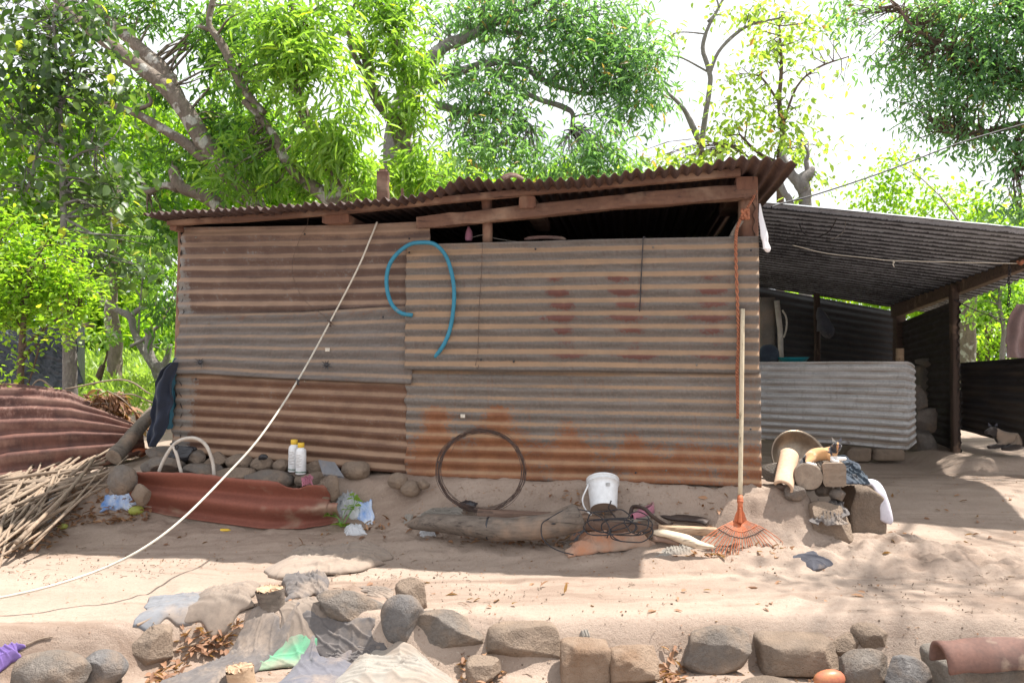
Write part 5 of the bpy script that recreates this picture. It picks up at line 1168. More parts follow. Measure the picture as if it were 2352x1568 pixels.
# ================================================================== LITTER AND SMALL THINGS
def fruit(label, u, v, Lp, mat, ang=0., cat='mango'):
    g = G(u, v); r = Lp / F * g.y / 2; k = [(max(1e-4, r * .62 * math.sin(math.pi * i / 10) ** .8), -r * math.cos(math.pi * i / 10)) for i in range(11)]
    Mr = Matrix.Rotation(ang, 3, 'Z') @ Matrix.Rotation(R(84), 3, 'Y'); mb = MB(); mb.lathe(k, 18, g + Vector((0, 0, r * .60)), Mr); props(mb.build('mango', M[mat]), label, cat)
fruit('greenish yellow mango lying in dead leaves left of the red sheet', 313, 1182, 34, 'mango_y', .2)
fruit('small greenish mango at the front edge of the cane pile', 144, 1216, 22, 'mango_y', .8)
fruit('orange and pink mango at the very bottom edge of the picture', 1905, 1582, 72, 'mango_o', .1)
mb = MB(); mb.tube(spline([G(500, 1219, ) + Vector((0, 0, .006)), G(514, 1221) + Vector((0, 0, .012)), G(530, 1219) + Vector((0, 0, .006))], 12), list(np.interp(np.linspace(0, 1, 12), [0, .3, .8, 1], [.003, .010, .009, .003])), 8, sq=.5); props(mb.build('yellow_peel', M['yellow_pl']), 'small yellow peel lying just in front of the red sheet', 'peel')
mb = MB()
drape('blue_wrapper', 'crumpled blue and clear wrapper at the left end of the red sheet', [(232, 1150), (310, 1142), (306, 1172), (240, 1176)], 'trash_blue', 'wrapper', amp=.03, folds=4, ang=.4, seed=61, hump=.03, frag=.2, wrink=2)
drape('blue_wrapper', 'crumpled blue wrapper lying beside the weed at the right end of the red sheet', [(815, 1160), (850, 1158), (858, 1205), (825, 1200)], 'trash_blue', 'wrapper', amp=.03, folds=3, ang=.6, seed=63, hump=.03, frag=.2, wrink=2)
drape('clear_bag', 'clear plastic bag crumpled beside the weed', [(775, 1160), (822, 1150), (826, 1190), (776, 1192)], 'clear', 'bag', amp=.04, folds=4, ang=.6, seed=65, hump=.05, frag=.2, wrink=2)
drape('clear_cup', 'flattened clear plastic cup on the ground below the weed', [(795, 1216), (835, 1214), (840, 1230), (792, 1236)], 'clear', 'cup', amp=.02, folds=3, ang=.6, seed=67, hump=.025, frag=.1)
drape('clear_bag', 'clear plastic bag among the canes', [(102, 1172), (138, 1166), (140, 1196), (108, 1204)], 'clear', 'bag', amp=.03, folds=3, ang=.6, seed=69, hump=.09, frag=.15, wrink=2)
drape('purple_plastic', 'purple plastic sheet at the bottom left corner', [(-20, 1502), (50, 1492), (40, 1520), (-30, 1560)], 'c_purple', 'plastic', amp=.02, folds=3, ang=.6, seed=71, hump=.03, frag=.15)
drape('white_wrapper', 'small white wrapper by the left end of the long log', [(930, 1190), (948, 1188), (944, 1206), (928, 1206)], 'c_white', 'wrapper', amp=.01, folds=3, seed=73, hump=.02, frag=.1)
drape('paper_scrap', 'white scrap of paper with a dry leaf on the mud bricks', [(1330, 1466), (1352, 1462), (1362, 1492), (1338, 1488)], 'c_white', 'paper', amp=.012, folds=2, seed=75, hump=.03, frag=.1)
drape('pink_scrap', 'small crumpled pink scrap between the red sheet and the angular stone', [(692, 1100), (716, 1098), (718, 1114), (694, 1116)], 'pink', 'scrap', amp=.02, folds=3, seed=81, onY=[4.78, 4.78, 4.72, 4.72], hump=.02, frag=.2, wrink=2)
rock('black_wad', 'wad of black plastic under the lower left of the wire coil', (1052, 1148, 1098, 1172), 'black_pl', .9, 151, onY=4.66, cat='plastic', sub=4, rough=5)
drape('clear_bag', 'clear wrapper lying between the white bottles end and the long log', [(968, 1222), (1000, 1220), (1006, 1232), (965, 1234)], 'clear', 'wrapper', amp=.02, folds=3, seed=83, hump=.02, frag=.15)
# weed
wg = G(783, 1212); wt = thing('weed', 'small green weed growing at the right end of the red sheet', 'weed', wg)
tips_ = [((775, 1186), (757, 1176)), ((790, 1180), (800, 1165)), ((783, 1198), (775, 1205)), ((790, 1200), (798, 1208)), ((800, 1185), (822, 1150)), ((778, 1190), (745, 1182)), ((812, 1160), (812, 1138))]
mb = MB(); lp, ld = [], []
for (m_, t_) in tips_:
    a = P(m_[0], m_[1], wg.y); b = P(t_[0], t_[1], wg.y); mb.tube(spline([wg, a, b], 8), .0022, 5)
    for k in range(4): lp.append(tuple(b if k % 2 else a.lerp(b, .7))); ld.append((math.cos(k * 1.9), math.sin(k * 1.9) * .6 - .2, .15))
mb.build('stem', M['mango_g'], wt)

# ================================================================== TREES
rs = np.random.RandomState(7)
LT = np.array([[0, 0, 0], [-.5, .30, .05], [0, .30, -.03], [.5, .30, .05], [-.42, .66, .0], [0, .66, -.09], [.42, .66, .0], [0, 1.0, -.20]])
LF = np.array([[0, 2, 1, 1], [0, 3, 2, 2], [1, 2, 5, 4], [2, 3, 6, 5], [4, 5, 7, 7], [5, 6, 7, 7]])
LFt = np.array([[0, 2, 1], [0, 3, 2], [1, 2, 5], [1, 5, 4], [2, 3, 6], [2, 6, 5], [4, 5, 7], [5, 6, 7]])
LTs = np.array([[0, 0, 0], [-.5, .5, .06], [.5, .5, .06], [0, 1.0, -.12]])
LFs = np.array([[0, 3, 1], [0, 2, 3]])
def leaves(pos, dirs, L, Wd, lv, small=False):
    # pos (n,3), dirs (n,3) growing direction; returns V,F,attr
    n = len(pos); t, f = (LTs, LFs) if small else (LT, LFt)
    d = dirs / np.linalg.norm(dirs, axis=1, keepdims=True)
    upv = np.array([0, 0, 1.0]) + rs.normal(0, .45, (n, 3))
    s = np.cross(d, upv); s /= np.linalg.norm(s, axis=1, keepdims=True) + 1e-9
    nn = np.cross(s, d)
    V = pos[:, None, :] + d[:, None, :] * (t[None, :, 1:2] * L[:, None, None]) + s[:, None, :] * (t[None, :, 0:1] * Wd[:, None, None]) + nn[:, None, :] * (t[None, :, 2:3] * L[:, None, None])
    Fc = (f[None] + (np.arange(n) * len(t))[:, None, None]).reshape(-1, 3)
    return V.reshape(-1, 3), Fc, np.repeat(lv, len(t))
def blobpts(u, v, ru, rv, Y, n, ry=None, seed=0, hole=.0):
    # n cluster centres filling an ellipsoid given by its picture extent and real depth
    c = np.array(P(u, v, Y)); rx = ru / F * Y; rz = rv / F * Y; ry = ry or (rx + rz) * .5
    out = []
    k = 0
    while len(out) < n and k < 60:
        q = rs.normal(size=(n * 2, 3)); q /= np.linalg.norm(q, axis=1, keepdims=True)
        r = rs.uniform(.15, 1, (n * 2, 1)) ** .5
        p = c + q * r * np.array([rx, ry, rz])
        m = fbm(p[:, 0] * 1.7, p[:, 1] * 1.7, p[:, 2] * 1.7, 2, seed + 50) > -.05 + hole - .07 * k
        out += list(p[m]); k += 1
    return np.array(out[:n])
def crown(name, blobs, mat, parent, L=.17, Wd=.036, per=12, droop=.55, small=False, seed=0, hole=0.0, spread=.07, rosette=True, twigs=None, lvb=0.0, dY=0.0, kn=.6, sc=1.12):
    Vs, Fs, As = [], [], []; off = 0; C = []
    for b in blobs:
        u, v, ru, rv, Y, n = b[:6]; bl = b[6] if len(b) > 6 else 0
        Y += dY; n = max(4, int(n * kn)); ru *= sc; rv *= sc
        p = blobpts(u, v, ru, rv, Y, n, ry=(ru + rv) / F * Y * .32, seed=seed, hole=hole); m = len(p); C.append(p)
        cc = np.array(P(u, v, Y))
        base = np.clip(rs.normal(.42 + lvb + bl, .22, m), 0, .92)
        pos = np.repeat(p, per, 0) + rs.normal(0, spread, (m * per, 3)) * np.array([1, 1, .8])
        out = np.repeat((p - cc), per, 0); out /= np.linalg.norm(out, axis=1, keepdims=True) + 1e-6
        dr = rs.normal(size=(m * per, 3)); dr /= np.linalg.norm(dr, axis=1, keepdims=True)
        dr = dr + out * .35; dr[:, 2] = dr[:, 2] * .6 - droop
        l = rs.uniform(.4, 1.3, m * per) * L; wd = rs.uniform(.55, 1.25, m * per) * Wd
        lv = np.clip(np.repeat(base, per) + rs.normal(0, .10, m * per), 0, .93); lv = np.where(rs.rand(m * per) > .975, 1.0, lv)
        a, f, q = leaves(pos, dr, l, wd, lv, small)
        Vs.append(a); Fs.append(f + off); As.append(q); off += len(a)
    o = mk(name, np.vstack(Vs), np.vstack(Fs), mat, parent, True, {'lv': np.concatenate(As)})
    return np.vstack(C)
def px2m(w, Y): return w / F * Y
def limb(mb, pts, Y, n=12, dY=None, sp=4, rough=.16, wig=0.0):
    # pts: (u, v, width_px[, dY]); a tapered, bent limb
    q = [tuple(P(p[0], p[1], Y + (p[3] if len(p) > 3 else 0))) + (px2m(p[2], Y) / 2,) for p in pts]
    s = spline(q, max(6, (len(q) - 1) * sp + 1))
    if wig: s[:, :3] += np.stack([vn(np.arange(len(s)) * .7, 0, k, 3) for k in range(3)], -1) * wig
    mb.tube([tuple(a[:3]) for a in s], [max(.003, a[3]) for a in s], n, rough)
    return s
def twigs(mb, C, limbs, k=.35, r0=.010, seg=4):
    A = np.vstack([l[:, :3] for l in limbs]); rr = np.concatenate([l[:, 3] for l in limbs])
    idx = rs.permutation(len(C))[:int(len(C) * k)]
    for i in idx:
        p = C[i]; j = np.argmin(((A - p) ** 2).sum(1) + rs.rand(len(A)) * .15); a = A[j]
        if np.linalg.norm(a - p) > 2.6: continue
        mid = (a + p) / 2 + rs.normal(0, .06, 3) + np.array([0, 0, .08 * np.linalg.norm(a - p)])
        s = spline([a, mid, p], 6); rad = np.linspace(min(r0 * 1.6, rr[j] * .7), r0 * .3, 6)
        mb.tube([tuple(x) for x in s], list(rad), seg, 0, cap=False)
def tree(name, label, limbs, blobs, Y, bark, leaf, group=None, extra=None, tw=.35, r0=.01, trunk='trunk', cat='tree', **kw):
    b = limbs[0][0]; base = P(b[0], b[1], Y)
    t = thing(name, label, cat, (base.x, base.y, float(T(base.x, base.y))), group)
    mb = MB(); L = [limb(mb, l, Y) for l in limbs]
    if blobs:
        C = crown('crown', blobs, leaf, t, **kw)
        twigs(mb, C, L, tw, r0)
    if extra: extra(t)
    mb.build(trunk, bark, t)
    return t
# --- left mango with two long leaning limbs
tree('mango_tree', 'old mango with two pale parallel limbs leaning left over the low end of the roof',
     [[(650, 1000, 90), (620, 640, 66), (592, 480, 46), (530, 400, 44), (470, 330, 42), (430, 262, 40), (385, 205, 36), (330, 160, 33), (255, 105, 30), (190, 55, 24), (110, -20, 18)],
      [(462, 318, 34, .1), (415, 240, 36, .25), (372, 160, 38, .4), (330, 120, 34, .5), (270, 66, 28, .6), (200, -10, 22, .7)],
      [(478, 372, 26), (420, 325, 24), (360, 288, 20), (300, 256, 16), (228, 234, 13), (150, 222, 7)],
      [(300, 256, 9), (345, 240, 9), (340, 215, 6)],
      [(620, 640, 50), (530, 540, 42), (500, 474, 34), (462, 448, 30), (425, 436, 28), (408, 420, 27), (398, 390, 23), (396, 386, 8)],
      [(410, 432, 24), (375, 426, 15), (345, 441, 12), (330, 436, 8)],
      [(440, 448, 14), (500, 440, 8), (560, 470, 5)]],
     [(350, 20, 90, 55, 8.6, 70), (480, 120, 60, 80, 8.4, 70), (545, 60, 70, 60, 8.2, 70), (500, 250, 60, 70, 8.3, 75), (620, 90, 40, 70, 8.0, 50),
      (230, 30, 90, 40, 8.7, 70), (340, 210, 60, 30, 8.7, 40), (440, 395, 70, 35, 8.3, 55, .15), (350, 380, 60, 50, 8.4, 60, .1), (560, 340, 60, 70, 8.1, 80), (380, 560, 32, 90, 8.3, 55), (370, 700, 26, 60, 8.3, 30), (640, 330, 60, 60, 8.1, 70)],
     8.5, M['bark'], M['leaf_mango'], L=.145, Wd=.033, seed=1, hole=-.06, per=11, dY=.55, kn=.58, spread=.12, tw=.12)
# --- centre mango, brightest crown
tree('mango_tree', 'mango tree with a bright lime-green drooping crown rising left of the roof post stub',
     [[(815, 1000, 80), (800, 600, 56), (790, 470, 44), (776, 420, 40), (768, 372, 34), (728, 318, 28), (700, 262, 26), (682, 205, 20), (690, 120, 18), (672, 20, 17), (665, -50, 14)],
      [(792, 470, 40), (742, 446, 34), (690, 408, 30), (655, 368, 24), (632, 318, 20), (600, 272, 16), (560, 232, 15)],
      [(606, 262, 18), (560, 205, 20), (535, 150, 22), (505, 95, 19), (480, 55, 14), (490, 0, 13), (500, -40, 10)],
      [(535, 150, 14), (500, 80, 12), (455, 60, 8)]],
     [(620, 50, 70, 60, 7.9, 80, .2), (690, 100, 80, 80, 7.7, 110, .32), (735, 190, 70, 80, 7.6, 105, .38), (770, 270, 60, 70, 7.6, 80, .38), (800, 330, 55, 60, 7.6, 75, .38), (640, 180, 60, 80, 7.8, 80, .1),
      (585, 330, 55, 50, 8.1, 65, -.1), (540, 400, 60, 40, 8.1, 50), (700, 360, 50, 50, 8.0, 50, .1), (560, 190, 60, 50, 8.1, 50, -.15), (660, 420, 60, 30, 8.2, 40), (830, 415, 40, 35, 7.7, 32, .3), (740, 40, 60, 40, 7.8, 50, .3)],
     8.0, M['bark'], M['leaf_bright'], L=.155, Wd=.031, seed=2, hole=-.06, per=12, kn=.44, spread=.11)
# --- second bright mango, right of the centre
tree('mango_tree', 'mango tree with a bent forked trunk and bright green crown behind the roof post stub',
     [[(965, 1000, 70), (960, 600, 56), (948, 420, 44), (932, 350, 40), (905, 280, 32), (872, 235, 28), (848, 190, 26), (845, 140, 26), (826, 112, 18), (790, 60, 14)],
      [(925, 330, 30), (935, 300, 26), (950, 240, 20), (930, 160, 16), (900, 90, 12)],
      [(848, 190, 14), (815, 130, 13), (800, 95, 10)]],
     [(860, 50, 60, 60, 8.6, 70, .2), (900, 110, 60, 70, 8.5, 85, .25), (960, 170, 45, 60, 8.5, 60, .28), (945, 250, 45, 50, 8.4, 55, .18), (990, 385, 75, 40, 8.2, 85, .36), (1040, 420, 60, 28, 8.1, 45, .36), (930, 420, 40, 30, 8.2, 30, .3), (830, 0, 60, 40, 8.6, 40, .2), (900, 20, 50, 40, 8.6, 40, .1)],
     8.7, M['bark'], M['leaf_bright'], L=.155, Wd=.031, seed=3, per=12, kn=.42, spread=.11, hole=-.06)
# --- big haze-tinted mango behind, with hanging fruit
def fruits(t):
    for (u, v, r) in ((1352, 358, .055), (1353, 380, .06), (1346, 372, .05), (1455, 418, .05), (1448, 412, .05), (1362, 368, .045)):
        c = P(u, v, 9.9); mb = MB(); k = [(max(1e-4, r * math.sin(math.pi * i / 8) * (.9 + .1 * math.cos(i))), -r * 1.15 * math.cos(math.pi * i / 8)) for i in range(9)]
        mb.lathe(k, 12, c); mb.tube([c + Vector((0, 0, r)), c + Vector((.01, 0, r + .12))], .004, 5); mb.build('fruit', M['mango_g'], t)
tree('mango_tree', 'tall haze-tinted blue-green mango tree with hanging fruit behind the middle of the roof',
     [[(905, 1000, 90), (905, 430, 62), (908, 340, 54), (918, 250, 42), (960, 170, 36), (1020, 108, 28), (1062, 90, 27), (1105, 68, 24), (1160, 40, 18), (1230, 10, 12)],
      [(1105, 68, 16), (1108, 30, 14), (1125, -10, 12)], [(1105, 66, 14), (1170, 76, 10), (1260, 60, 7)],
      [(960, 200, 26), (1040, 170, 20), (1110, 148, 18), (1180, 145, 14), (1260, 190, 12), (1340, 215, 10), (1420, 210, 6)],
      [(1110, 150, 12), (1220, 220, 12), (1290, 245, 13), (1315, 262, 11), (1312, 300, 8)],
      [(1000, 240, 20), (1080, 260, 16), (1160, 255, 12), (1220, 290, 8)]],
     [(1060, 40, 70, 50, 11, 85), (1170, 30, 90, 55, 11, 130), (1290, 50, 90, 70, 11, 145, -.05), (1400, 60, 70, 65, 11, 110, .05), (1330, 130, 100, 70, 10.8, 150), (1440, 150, 80, 75, 10.6, 125, -.1), (1220, 150, 80, 60, 11, 105, .05),
      (1500, 190, 42, 55, 10.5, 50, -.1), (1440, 245, 70, 45, 10.5, 60, -.1), (1080, 180, 60, 70, 10.6, 85), (1130, 250, 70, 60, 10.4, 90, -.05), (1070, 320, 60, 50, 10.4, 62, -.1), (1185, 320, 45, 45, 10.2, 50, .05), (1330, 345, 80, 50, 9.9, 90, .0), (1260, 380, 60, 35, 9.9, 60, .1), (1400, 385, 45, 28, 9.9, 32), (1100, 370, 60, 40, 10, 60, .2)],
     11.0, M['bark_g'], M['leaf_haze'], L=.15, Wd=.034, seed=4, hole=-.12, per=9, extra=fruits, kn=.74, spread=.17, sc=1.25)
# --- bare thin forked tree and airy young tree
tree('bare_tree', 'thin nearly leafless tree forking against the white sky left of the airy young tree',
     [[(1610, 900, 22), (1612, 420, 16), (1612, 330, 13), (1630, 200, 12), (1628, 160, 11), (1614, 110, 10), (1628, 60, 8), (1660, 0, 6), (1664, -30, 4)],
      [(1630, 170, 9), (1650, 120, 8), (1690, 78, 8), (1730, 55, 6), (1790, 42, 4)], [(1626, 50, 6), (1650, 20, 5), (1640, -20, 4)],
      [(1608, 330, 14), (1590, 290, 14), (1570, 250, 10), (1525, 205, 6)], [(1625, 165, 5), (1570, 135, 4), (1540, 128, 3)], [(1618, 78, 4), (1570, 74, 3), (1545, 78, 3)]],
     [(1700, 30, 60, 35, 12.5, 30), (1770, 30, 60, 30, 12.5, 34), (1550, 75, 25, 10, 12.5, 6)],
     12.5, M['bark_g'], M['leaf_sparse'], L=.12, Wd=.06, seed=5, per=7, spread=.12, tw=.5, r0=.008)
tree('young_tree', 'airy young tree with yellow-green and rusty leaves rising behind the high end of the roof',
     [[(1790, 900, 22), (1792, 470, 17), (1790, 370, 13), (1798, 300, 12), (1790, 235, 10), (1795, 150, 8), (1790, 60, 5)],
      [(1790, 375, 9), (1740, 350, 7), (1700, 310, 5)], [(1785, 375, 8), (1735, 372, 5), (1690, 335, 4)], [(1797, 290, 6), (1830, 200, 5), (1880, 155, 5), (1950, 130, 3)], [(1792, 240, 6), (1750, 180, 5), (1720, 170, 3)]],
     [(1690, 200, 60, 50, 11.5, 46), (1760, 170, 60, 60, 11.5, 56), (1700, 290, 70, 50, 11.5, 66), (1800, 260, 60, 50, 11.5, 56), (1780, 90, 60, 50, 11.6, 46), (1850, 80, 50, 50, 11.6, 34), (1760, 340, 80, 35, 11.3, 55), (1640, 345, 50, 40, 11.2, 45, .1), (1590, 370, 60, 30, 11.0, 50, .1), (1500, 370, 60, 25, 11, 40, .1), (1880, 330, 40, 40, 11.6, 14), (1910, 210, 40, 40, 11.6, 12)],
     11.5, M['bark_b'], M['leaf_sparse'], L=.12, Wd=.06, seed=6, per=7, spread=.15, tw=.5, r0=.007, kn=.48, sc=1.25)
# --- lopped tree
tree('lopped_tree', 'lopped grey tree with stubby cut limbs between the shed roof and the lean-to roof',
     [[(1850, 900, 30), (1850, 480, 28), (1848, 440, 30), (1840, 418, 34), (1858, 400, 26), (1868, 385, 12)], [(1846, 430, 28), (1820, 405, 24), (1806, 380, 18), (1795, 350, 12)], [(1856, 400, 14), (1852, 370, 11), (1856, 350, 7), (1840, 320, 4)],
      [(1840, 620, 26), (1815, 470, 17), (1802, 445, 15), (1788, 410, 15), (1783, 385, 13)]],
     [(1850, 470, 25, 10, 10.5, 6), (1870, 415, 20, 14, 10.5, 5), (1826, 345, 20, 14, 10.5, 5)],
     10.5, M['bark_g'], M['leaf_sparse'], L=.12, Wd=.06, seed=8, per=6, tw=.6)
# --- big tree at right, its dark crown hangs into the picture
tree('shade_tree', 'large dark-leaved tree hanging its boughs into the top right corner over the lean-to',
     [[(2720, 1000, 120), (2660, 500, 95), (2560, 250, 70), (2440, 90, 50), (2330, 0, 36), (2250, -80, 24)],
      [(2560, 250, 30), (2540, 0, 16, -1.5), (2530, -300, 6, -3.9)], [(2700, 420, 46), (2600, 340, 34), (2480, 310, 26), (2400, 300, 22), (2330, 290, 20), (2280, 300, 13), (2220, 310, 9), (2160, 300, 5)],
      [(2560, 280, 30), (2480, 230, 24), (2400, 205, 18), (2330, 190, 14), (2270, 160, 13), (2200, 125, 11), (2140, 90, 9), (2090, 55, 7), (2060, 10, 5)],
      [(2360, 290, 12), (2330, 330, 10), (2345, 380, 9), (2330, 395, 7)], [(2430, 110, 20), (2380, 120, 18), (2340, 60, 16), (2350, -10, 14)], [(2200, 125, 6), (2140, 95, 5), (2120, 60, 4)]],
     [(2230, 20, 100, 50, 8.6, 115), (2120, 40, 70, 45, 8.8, 65, .1), (2330, 60, 70, 70, 8.4, 105, -.15), (2180, 110, 80, 45, 8.7, 80), (2280, 150, 90, 55, 8.5, 110, -.05), (2020, 60, 60, 50, 9, 50, .1), (1965, 30, 45, 35, 9, 26, .15), (2060, 130, 60, 35, 8.9, 40, .1), (2010, 130, 40, 30, 9, 16, .1), (2130, 210, 80, 50, 8.7, 66), (2230, 230, 80, 50, 8.6, 80), (2330, 220, 60, 60, 8.4, 80, -.15),
      (2150, 290, 60, 40, 8.7, 40), (2240, 300, 60, 35, 8.6, 50), (2330, 320, 50, 50, 8.3, 60, -.15), (2345, 420, 30, 50, 8.0, 25, -.2), (2340, 480, 30, 40, 8, 20, -.1), (2450, 100, 80, 120, 8.3, 90), (2450, 300, 70, 90, 8.3, 60), (2900, -800, 260, 90, 4.4, 16), (3150, -900, 200, 120, 4.2, 14), (2750, -1250, 260, 120, 3.6, 14), (3300, -620, 250, 90, 4.9, 22), (3400, -1500, 300, 160, 3.3, 14), (2450, -344, 130, 30, 4.6, 20), (2640, -344, 130, 30, 4.65, 22), (2820, -360, 110, 30, 4.7, 16), (2650, 125, 230, 160, 7.7, 120), (2700, -60, 230, 120, 6.8, 60)],
     8.6, M['bark_b'], M['leaf_haze'], L=.10, Wd=.028, seed=9, hole=-.08, per=10, tw=.5, r0=.009, spread=.15, kn=.85, sc=1.22)
# --- thin front tree at left with broad leaves
tree('broadleaf_tree', 'slim grey-stemmed tree with broad dull leaves at the far left in front of the mangoes',
     [[(163, 1010, 34), (162, 880, 32), (158, 760, 27), (148, 620, 17), (146, 500, 14), (143, 380, 13), (140, 300, 11), (138, 240, 10), (132, 140, 7), (120, 40, 5)],
      [(140, 335, 9), (100, 315, 8), (60, 292, 6), (20, 280, 4)], [(140, 320, 8), (100, 325, 10), (84, 350, 9), (75, 400, 8), (60, 440, 5)], [(142, 380, 7), (190, 350, 6), (250, 330, 4)], [(139, 250, 6), (160, 200, 5), (200, 160, 3)], [(140, 300, 6), (120, 200, 5), (90, 130, 3)]],
     [(60, 40, 90, 55, 6.8, 60, -.2), (180, 60, 70, 55, 6.9, 50, -.2), (60, 150, 80, 55, 6.7, 60, -.25), (170, 170, 70, 55, 6.8, 50, -.15), (60, 250, 80, 45, 6.7, 50, -.25), (190, 260, 70, 40, 6.8, 38), (270, 200, 40, 50, 6.9, 24, -.1), (100, 360, 70, 40, 6.8, 22), (240, 390, 60, 60, 6.9, 32, .1), (70, 440, 70, 40, 6.8, 32, .1), (210, 480, 70, 50, 6.9, 48, .2), (300, 560, 60, 60, 6.9, 32, .1), (240, 620, 40, 40, 6.9, 14)],
     6.8, M['bark_g'], M['leaf_dark'], L=.10, Wd=.062, seed=10, per=7, spread=.14, hole=-.05, tw=.6, kn=.62, sc=1.25)
# --- bright small-leaved bush at left
tree('bush', 'bright small-leaved bush overhanging the black tarp at the left edge', [[(40, 990, 20), (50, 800, 14), (60, 690, 10), (80, 600, 7)], [(50, 800, 9), (120, 740, 6), (180, 700, 4)], [(50, 830, 7), (90, 790, 5), (60, 900, 3)], [(60, 700, 8), (0, 620, 6), (-30, 560, 4)]],
     [(30, 560, 70, 60, 6.2, 150, .1), (110, 600, 60, 60, 6.2, 140, .15), (50, 660, 80, 60, 6.1, 190, .15), (140, 690, 60, 50, 6.1, 120, .2), (20, 725, 55, 35, 6.0, 80, .1), (110, 750, 50, 22, 6.0, 35, .15), (30, 800, 35, 10, 6.0, 8), (20, 870, 22, 15, 5.9, 10, .2)],
     6.1, M['bark_b'], M['leaf_lime'], L=.055, Wd=.028, seed=11, per=14, spread=.085, droop=.1, tw=.25, r0=.005, trunk='stem', cat='bush', kn=.5, sc=1.35, hole=.03)
# --- background trunks left, with their crowns
tree('forest_tree', 'smooth straight grey-brown trunk standing in the thicket between tarp and shed',
     [[(270, 900, 30), (264, 850, 34), (262, 780, 34), (256, 720, 30), (258, 680, 24), (262, 600, 22), (270, 400, 18)]], [(250, 560, 90, 40, 11, 60), (200, 480, 100, 60, 11.2, 90), (330, 600, 50, 60, 11, 60)], 11.0, M['bark'], M['leaf_bright'], L=.13, Wd=.045, seed=12, per=10, lvb=.1)
tree('forest_tree', 'crooked Y-shaped grey tree in the thicket close to the left wall of the shed',
     [[(372, 900, 20), (360, 855, 20), (340, 820, 18), (318, 785, 16), (306, 755, 15), (300, 728, 17), (270, 712, 14), (236, 690, 12), (214, 660, 8)], [(302, 726, 12), (320, 710, 11), (355, 700, 8), (390, 680, 5)], [(318, 765, 5), (322, 700, 5), (330, 620, 4)]],
     [(360, 640, 40, 50, 10, 40), (300, 640, 50, 40, 10, 34), (390, 740, 25, 30, 9.8, 14, .1)], 10.0, M['bark_g'], M['leaf_bright'], L=.12, Wd=.04, seed=13, per=10, lvb=.1)
tree('forest_tree', 'stubby pollarded tree with a knobbly head right beside the left wall of the shed',
     [[(380, 905, 26), (378, 870, 26), (374, 850, 26), (354, 832, 22), (342, 806, 20), (345, 770, 22), (343, 755, 26)], [(374, 850, 18), (384, 820, 14), (392, 790, 10)], [(345, 765, 12), (330, 780, 9), (300, 795, 8)], [(350, 760, 9), (372, 740, 7), (392, 700, 5)]],
     [(385, 770, 18, 20, 9.6, 8)], 9.6, M['bark_g'], M['leaf_bright'], L=.11, Wd=.04, seed=14, per=8)
tree('forest_tree', 'short dark leaning trunk low in the thicket just right of the black tarp', [[(210, 905, 18), (222, 880, 16), (232, 850, 14), (238, 838, 10)], [(236, 845, 5), (246, 810, 4), (240, 770, 3)]], [(235, 790, 30, 45, 9.8, 26, .1)], 9.8, M['bark_b'], M['leaf_bright'], L=.1, Wd=.035, seed=15, per=8)
# --- right background
tree('forest_tree', 'pale stout trunk seen under the lean-to roof beyond the dark post', [[(2222, 1000, 40), (2222, 820, 36), (2222, 700, 38), (2228, 640, 34), (2240, 560, 30)]], [(2150, 470, 110, 40, 13, 90, .2), (2000, 440, 80, 50, 13, 70, .2), (2060, 390, 60, 40, 13, 40, .2), (2280, 480, 70, 45, 12.5, 60, .1)], 12.0, M['bark'], M['leaf_lime'], L=.10, Wd=.05, seed=16, per=12, spread=.14, hole=-.03, tw=.03)
tree('forest_tree', 'slender crooked young stem in the green behind the hanging towel', [[(2300, 900, 12), (2302, 820, 12), (2306, 760, 11), (2296, 700, 9), (2300, 620, 8), (2290, 560, 6)], [(2302, 820, 6), (2330, 760, 5), (2340, 700, 3)]], [(2290, 640, 60, 30, 11, 44), (2330, 700, 40, 50, 11, 40), (2260, 720, 40, 40, 11, 30, .1)], 11.0, M['bark_g'], M['leaf_bright'], L=.09, Wd=.035, seed=17, per=12, spread=.11)
tree('forest_tree', 'leafy young tree closing the gap between lean-to beam and its side wall', [[(2130, 1000, 16), (2132, 760, 12), (2120, 640, 7)]], [(2140, 700, 60, 40, 12.5, 70, .25), (2060, 690, 70, 25, 13, 50, .2), (1960, 680, 80, 18, 13.2, 50, .25), (1850, 670, 80, 14, 13.4, 40, .2)], 12.8, M['bark_b'], M['leaf_lime'], L=.14, Wd=.05, seed=18, per=10)
tree('forest_tree', 'low bright shrubby tree behind the dark fence at the right', [[(2270, 900, 12), (2268, 800, 8), (2262, 740, 5)], [(2250, 840, 6), (2240, 780, 4)]], [(2260, 760, 60, 35, 14, 60, .3), (2330, 780, 50, 30, 14, 40, .3), (2230, 800, 40, 20, 14, 20, .3)], 14.0, M['bark_b'], M['leaf_lime'], L=.09, Wd=.04, seed=19, per=12, spread=.14)
